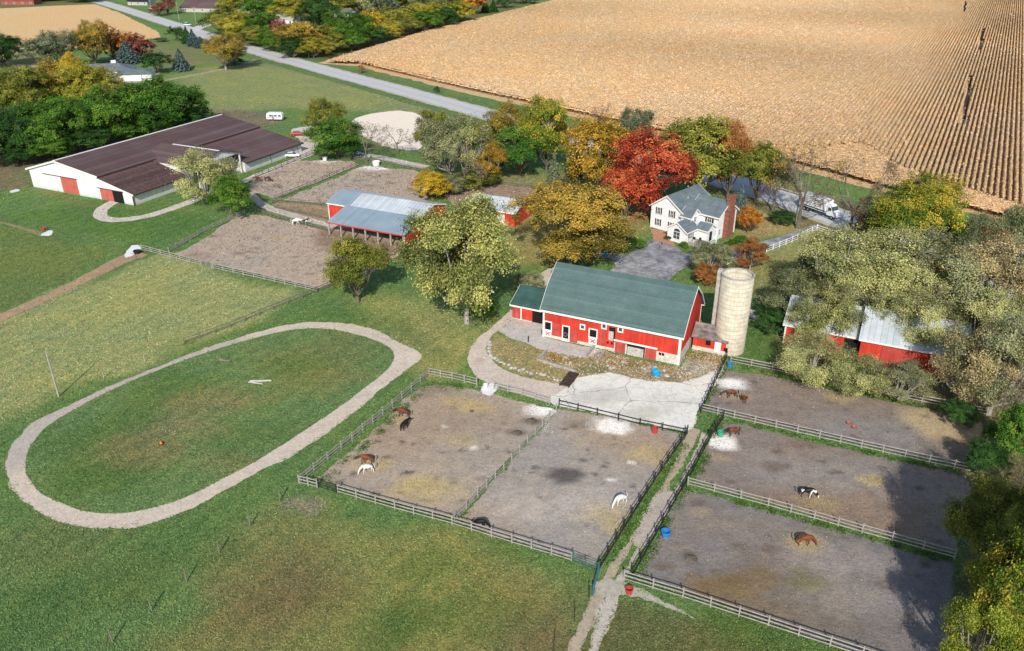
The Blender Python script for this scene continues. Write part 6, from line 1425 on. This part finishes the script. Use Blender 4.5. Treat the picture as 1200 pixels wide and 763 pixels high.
# ------------------------------------------------------------------ grass tufts, clods, hay
def scatter_ground():
    rng = np.random.RandomState(21)
    n = 330000; Y = 1/rng.uniform(1/330., 1/46., n); X = rng.uniform(-1, 1, n)*(.66*Y+14); Q = np.c_[X, Y]
    keep = np.ones(n, bool)
    inf_ = sdf(Q, np.array(gp(inner))) < .1
    for nm, pl in SHEETS:
        if nm == 'exercise_track': keep &= ~((sdf(Q, np.array(gp(outer))) < -.15) & ~inf_); continue
        A = np.array(pl); bb = (Q[:, 0] > A[:, 0].min()-1) & (Q[:, 0] < A[:, 0].max()+1) & (Q[:, 1] > A[:, 1].min()-1) & (Q[:, 1] < A[:, 1].max()+1) & keep
        ix = np.where(bb)[0]
        if len(ix): keep[ix[sdf(Q[ix], A) < -.1+rng.uniform(-.25, .15, len(ix))]] = False
    Q = Q[keep]; inf_ = inf_[keep]; C = paint(Q, GREEN, Z, SP); C[inf_] = paint(Q[inf_], INC, INZ, INS)
    k = len(Q); C = C*1.2*rng.choice([.5, .78, .98, 1.15, 1.32], k, p=[.12, .25, .33, .22, .08])[:, None]
    yel = rng.rand(k) < .10; C[yel] = C[yel]*np.array([1.2, 1.1, 1.1])
    S = (.085+Q[:, 1]*.0011)*rng.uniform(.6, 1.5, k)
    o = quads_mesh('grass_tufts', np.c_[Q, rng.uniform(.02, .10, k)], rng.normal(size=(k, 3))*.6+np.array([0, -.2, .8]), S, C, M['blade'])
    tag(o, 'tufts and blades of grass all over the lawns and pastures', 'grass', kind='stuff')
    # clods, droppings and pale chips on the paddock dirt
    Qs = []; Cs = []; Ss = []
    for nm, pl in SHEETS:
        if nm not in ('paddock_dirt', 'dirt_track', 'dirt_lane', 'gravel_lane', 'gravel_path', 'exercise_track', 'concrete_yard', 'gravel_apron'): continue
        bright = 1.0 if nm in ('paddock_dirt', 'dirt_track') else 2.1
        A = np.array(pl); lo, hi = A.min(0), A.max(0); area = (hi-lo).prod(); m = int(min(16000, area*4.0))
        q = rng.uniform(lo, hi, (m, 2)); q = q[sdf(q, A) < -.5]
        if nm == 'exercise_track': q = q[sdf(q, np.array(inf)) > .2]
        if nm == 'concrete_yard': q = q[::4]
        m = len(q)
        Qs.append(q); base = np.tile(np.array([(.19, .165, .145)]), (m, 1))*rng.choice([.4, .8, 1.25, 1.9, 2.7], m, p=[.22, .3, .28, .15, .05])[:, None]
        if bright > 1: base = np.clip(base*bright, .1, .62)
        Cs.append(base); Ss.append(rng.uniform(.05, .19, m)*np.clip(q[:, 1]/90, .9, 2.2))
    for (px, py, r, sx_) in [(553, 478, 2.0, 1.6), (530, 470, 2, 1.5), (540, 515, 1.6, 1.4), (500, 573, 3, 1.5), (487, 570, 1.2, 2), (437, 545, 1.8, 1.4), (472, 493, 1.6, 1), (757, 533, 2.4, 1.4), (705, 600, 2.2, 1.5), (722, 618, 1.8, 1), (985, 465, 1.3, 1.6), (1024, 563, 1.3, 1.6), (962, 591, 1.8, 1.5), (945, 637, 1.8, 1.3), (1110, 503, 4.5, 1.6), (325, 279, 1.4, 1.4), (865, 465, 1.2, 1.5)]:
        m = int(200*r*sx_); c = G(px, py); q = np.c_[c[0]+rng.normal(size=m)*r*sx_*.6, c[1]+rng.normal(size=m)*r*.6]
        Qs.append(q); Cs.append(np.tile(np.array([(.40, .34, .19)]), (m, 1))*rng.uniform(.5, 1.3, (m, 1))); Ss.append(rng.uniform(.05, .17, m))
    for (px, py, r, sx_) in [(640, 482, 2.2, 1.6), (716, 499, 2.4, 1.3), (856, 449, 2.1, 1.2), (845, 519, 1.9, 1.1), (640, 502, 1.3, .6), (573, 457, 1.6, 1.3), (382, 189, 2.5, 1.3), (440, 196, 3.2, 1.6)]:
        m = int(70*r*sx_); c = G(px, py); q = np.c_[c[0]+rng.normal(size=m)*r*sx_*.62, c[1]+rng.normal(size=m)*r*.62]
        Qs.append(q); Cs.append(np.tile(np.array([(.66, .66, .66)]), (m, 1))*rng.uniform(.6, 1.1, (m, 1))); Ss.append(rng.uniform(.05, .2, m))
    Q = np.concatenate(Qs); C = np.concatenate(Cs); S = np.concatenate(Ss); k = len(Q)
    o = quads_mesh('dirt_clods', np.c_[Q, .03+S*.25], rng.normal(size=(k, 3))*.45+np.array([0, 0, 1.]), S, C, M['blade'])
    tag(o, 'scattered clods, hay wisps and pale chips on the paddock dirt', 'clods', kind='stuff')
    # weeds and grit along joints of the yard and rubble
    A = np.array(gp([(632, 424), (642, 413), (690, 421), (706, 410), (740, 421), (796, 431), (812, 408), (850, 416), (845, 432), (800, 449), (760, 447), (715, 436), (676, 442)]))
    q = rng.uniform(A.min(0), A.max(0), (10000, 2)); q = q[sdf(q, A) < .3]; m = len(q)
    pal = np.array([(.55, .52, .47), (.16, .17, .06), (.38, .29, .14), (.12, .10, .07), (.62, .58, .5)]); C = pal[rng.choice(5, m, p=[.25, .22, .25, .16, .12])]
    o = quads_mesh('rubble_grit', np.c_[q, rng.uniform(.05, .2, m)], rng.normal(size=(m, 3))*.6+np.array([0, 0, .9]), rng.uniform(.06, .26, m), C, M['blade'])
    tag(o, 'crumbled concrete, dead weeds and grit in front of the barn', 'rubble', kind='stuff')
scatter_ground()

# ------------------------------------------------------------------ horses
def horse_meshes():
    def body(pose):
        V = []; E_ = []; Rd = []
        def add(p, r, par=None):
            V.append(p); Rd.append(r)
            if par is not None: E_.append((par, len(V)-1))
            return len(V)-1
        pel = add((-.55, 0, 1.22), (.27, .31)); be = add((-.1, 0, 1.15), (.30, .33), pel); ch = add((.38, 0, 1.17), (.27, .33), be); nb = add((.66, 0, 1.26), (.17, .26), ch)
        if pose == 'graze':
            n1 = add((.98, .02, .95), (.11, .18), nb); n2 = add((1.22, .05, .62), (.09, .13), n1); hd = add((1.30, .07, .42), (.10, .13), n2); mz = add((1.40, .09, .12), (.065, .075), hd); tip = add((1.42, .1, .05), (.05, .05), mz)
            ears = [((1.25, .14, .58), (1.20, .17, .68)), ((1.27, -.02, .58), (1.22, -.05, .68))]
        elif pose == 'low':
            n1 = add((1.02, .05, 1.16), (.11, .18), nb); n2 = add((1.30, .1, 1.12), (.09, .13), n1); hd = add((1.50, .13, 1.02), (.09, .13), n2); mz = add((1.70, .16, .78), (.065, .075), hd); tip = add((1.75, .17, .72), (.05, .05), mz)
            ears = [((1.42, .2, 1.14), (1.38, .23, 1.27)), ((1.44, .04, 1.14), (1.41, .02, 1.27))]
        else:
            n1 = add((.92, .0, 1.52), (.10, .18), nb); n2 = add((1.12, .0, 1.78), (.085, .13), n1); hd = add((1.22, 0, 1.82), (.09, .13), n2); mz = add((1.50, 0, 1.60), (.065, .075), hd); tip = add((1.56, 0, 1.55), (.05, .05), mz)
            ears = [((1.15, .08, 1.92), (1.13, .1, 2.04)), ((1.15, -.08, 1.92), (1.13, -.1, 2.04))]
        for a, b_ in ears:
            i = add(a, (.035, .035), hd); add(b_, (.012, .012), i)
        for s in (-1, 1):
            o1 = .1*s if pose != 'low' else .16*s
            sh = add((.46, .13*s, .95), (.11, .14), ch); kn = add((.47+o1, .15*s, .50), (.062, .068), sh); fe = add((.45+o1*1.2, .15*s, .13), (.045, .05), kn); add((.49+o1*1.2, .15*s, .03), (.062, .07), fe)
            hp = add((-.62, .15*s, 1.0), (.16, .21), pel); sf = add((-.50-o1*.4, .17*s, .78), (.11, .13), hp); hk = add((-.76-o1*.8, .17*s, .50), (.06, .075), sf); f2 = add((-.70-o1*.9, .17*s, .13), (.045, .05), hk); add((-.66-o1*.9, .17*s, .03), (.062, .07), f2)
        me = bpy.data.meshes.new('tmp'); me.from_pydata(V, E_, []); o = bpy.data.objects.new('tmp', me); COL.objects.link(o)
        sk = o.modifiers.new('skin', 'SKIN'); sb = o.modifiers.new('sub', 'SUBSURF'); sb.levels = 2; sb.render_levels = 2
        if not me.skin_vertices:
            bm = bmesh.new(); bm.from_mesh(me); bm.verts.layers.skin.verify(); bm.to_mesh(me); bm.free()
        for i, r in enumerate(Rd): me.skin_vertices[0].data[i].radius = r; me.skin_vertices[0].data[i].use_root = (i == 0)
        dg = bpy.context.evaluated_depsgraph_get(); dg.update(); out = bpy.data.meshes.new_from_object(o.evaluated_get(dg)); out.name = 'horse'
        bpy.data.objects.remove(o); bpy.data.meshes.remove(me)
        for p in out.polygons: p.use_smooth = True
        return out
    def hair(pose):
        m = MB()
        crest = {'graze': [(.62, 0, 1.50), (.85, .01, 1.30), (1.08, .03, 1.02), (1.24, .06, .74)], 'low': [(.62, 0, 1.50), (.9, .03, 1.40), (1.15, .07, 1.32), (1.38, .12, 1.20)], 'up': [(.60, 0, 1.52), (.78, 0, 1.72), (.95, 0, 1.90), (1.12, 0, 1.96)]}[pose]
        for a, b_ in zip(crest, crest[1:]):
            for k in range(3):
                t0, t1 = k/3, (k+1)/3; p = Vector(a).lerp(Vector(b_), t0); q = Vector(a).lerp(Vector(b_), t1)
                dz = Vector((0, .13, -.20+.04*math.sin(k*3)))
                m.prism([p+Vector((0, -.03, .02)), q+Vector((0, -.03, .02)), q+dz, p+dz], (0, .04, .02))
        t = MB(); pts = [(-.82, 0, 1.38, .05), (-.98, 0, 1.22, .075), (-1.04, 0, .9, .085), (-1.0, 0, .55, .03)]
        for a, b_ in zip(pts, pts[1:]): t.tube(a[:3], b_[:3], a[3], b_[3], 8)
        return m.mesh('mane'), t.mesh('tail')
    return {p: (body(p), *hair(p)) for p in ('graze', 'low', 'up')}
HM = horse_meshes()
def coat(name, c, c2=None, patch=None, legs=None):
    s = NT(name); v = objc(s); n_ = s.noise(v, 3, 3); col = s.mix(s.mr(n_, .35, .65, 0, 1), c, c2 or tuple(x*.7 for x in c))
    if patch: col = s.mix(s.math('GREATER_THAN', s.noise(v, 1.1, 1), .5), col, patch)
    if legs:
        sx = s.n('ShaderNodeSeparateXYZ'); s.l(v, sx.inputs[0]); col = s.mix(s.math('LESS_THAN', sx.outputs[2], .42), col, legs)
    s.l(col, s.b.inputs['Base Color']); s.b.inputs['Roughness'].default_value = .5
    return s.m
CO = {'bay': coat('bay_coat', (.17, .055, .025), legs=(.02, .014, .012)), 'chestnut': coat('chestnut_coat', (.19, .058, .022)), 'black': coat('black_coat', (.014, .012, .014)), 'white': coat('white_coat', (.72, .70, .66), (.6, .58, .55)),
      'pinto': coat('pinto_coat', (.016, .014, .015), patch=(.68, .66, .63)), 'brown': coat('dark_brown_coat', (.085, .035, .022))}
HAIRM = {'black': coat('black_hair', (.014, .012, .012)), 'flaxen': coat('rust_hair', (.2, .07, .03)), 'white': coat('white_hair', (.6, .58, .55))}
def horse(px, heading, pose, c, hr, label, s=1.0, name='horse'):
    X, Y = G(*px); e = empty(name, (X, Y, .03), R(heading), label, 'horse')
    b, mn, tl = HM[pose]
    for nm, me, mt in (('body', b, CO[c]), ('mane', mn, HAIRM[hr]), ('tail', tl, HAIRM[hr])):
        o = link(nm, me, e, mt, override=True); o.scale = (s, s, s)
horse((473, 489), 168, 'low', 'bay', 'black', 'bay horse at the hay near the left fence, with a black horse below it')
horse((475, 503), 58, 'low', 'black', 'black', 'black horse just below the bay horse near the left fence', .95)
horse((430, 544), 178, 'low', 'chestnut', 'black', 'brown horse behind the white one at the lower left of the paddock')
horse((431, 554), 200, 'graze', 'white', 'white', 'white horse eating beside the brown horse at lower left', .9)
horse((562, 619), -8, 'graze', 'black', 'black', 'shaggy black pony close behind the front fence near the divider', .9)
horse((727, 591), 215, 'graze', 'white', 'white', 'white horse grazing alone in the right central paddock')
horse((857, 466), 185, 'low', 'bay', 'black', 'left of the two bay horses at the top of the right paddocks', .95)
horse((871, 472), -80, 'up', 'chestnut', 'flaxen', 'right of the two brown horses in the top right paddock', .85)
horse((859, 511), 200, 'low', 'bay', 'black', 'bay horse by the green barrel in the middle right paddock', .95)
horse((945, 583), -14, 'graze', 'pinto', 'black', 'black and white pinto horse eating hay in the middle right paddock')
horse((942, 639), -6, 'graze', 'chestnut', 'black', 'bay horse eating hay in the bottom right paddock')
horse((303, 213), 185, 'low', 'chestnut', 'flaxen', 'chestnut horse at the left end of the upper paddock')
horse((314, 213), -20, 'graze', 'brown', 'black', 'dark brown horse beside the chestnut one in the upper paddock')
horse((347, 264), -5, 'low', 'white', 'white', 'white horse below the pale path near the run-in shed', 1.1)
horse((357, 264), -10, 'up', 'pinto', 'black', 'black and white horse head to head with the white one near the run-in shed', .95)
horse((75, 181), -10, 'graze', 'brown', 'black', 'dark brown horse by the wood behind the riding barn')
horse((118, 165), 175, 'graze', 'white', 'white', 'white horse under the wood behind the riding barn', .95)
# manure heaps
def heap(px, r, label):
    X, Y = G(*px); bm = bmesh.new(); bmesh.ops.create_icosphere(bm, subdivisions=3, radius=r)
    for v in bm.verts: v.co *= 1+.25*mnoise.noise(v.co*3+Vector((px[0], 0, 0))); v.co.z *= .28
    me = bpy.data.meshes.new('manure_heap'); bm.to_mesh(me); bm.free(); o = link('manure_heap', me, None, M['bark']); o.location = (X, Y, .03); tag(o, label, 'heap')
heap((623, 494), .8, 'larger brown manure heap near the top of the left central paddock')
heap((606, 508), .7, 'flat brown manure heap left of the divider fence')
heap((810, 655), .7, 'dark manure heap in the bottom right paddock')
heap((553, 482), .35, 'small dark heap in the left central paddock near the top')
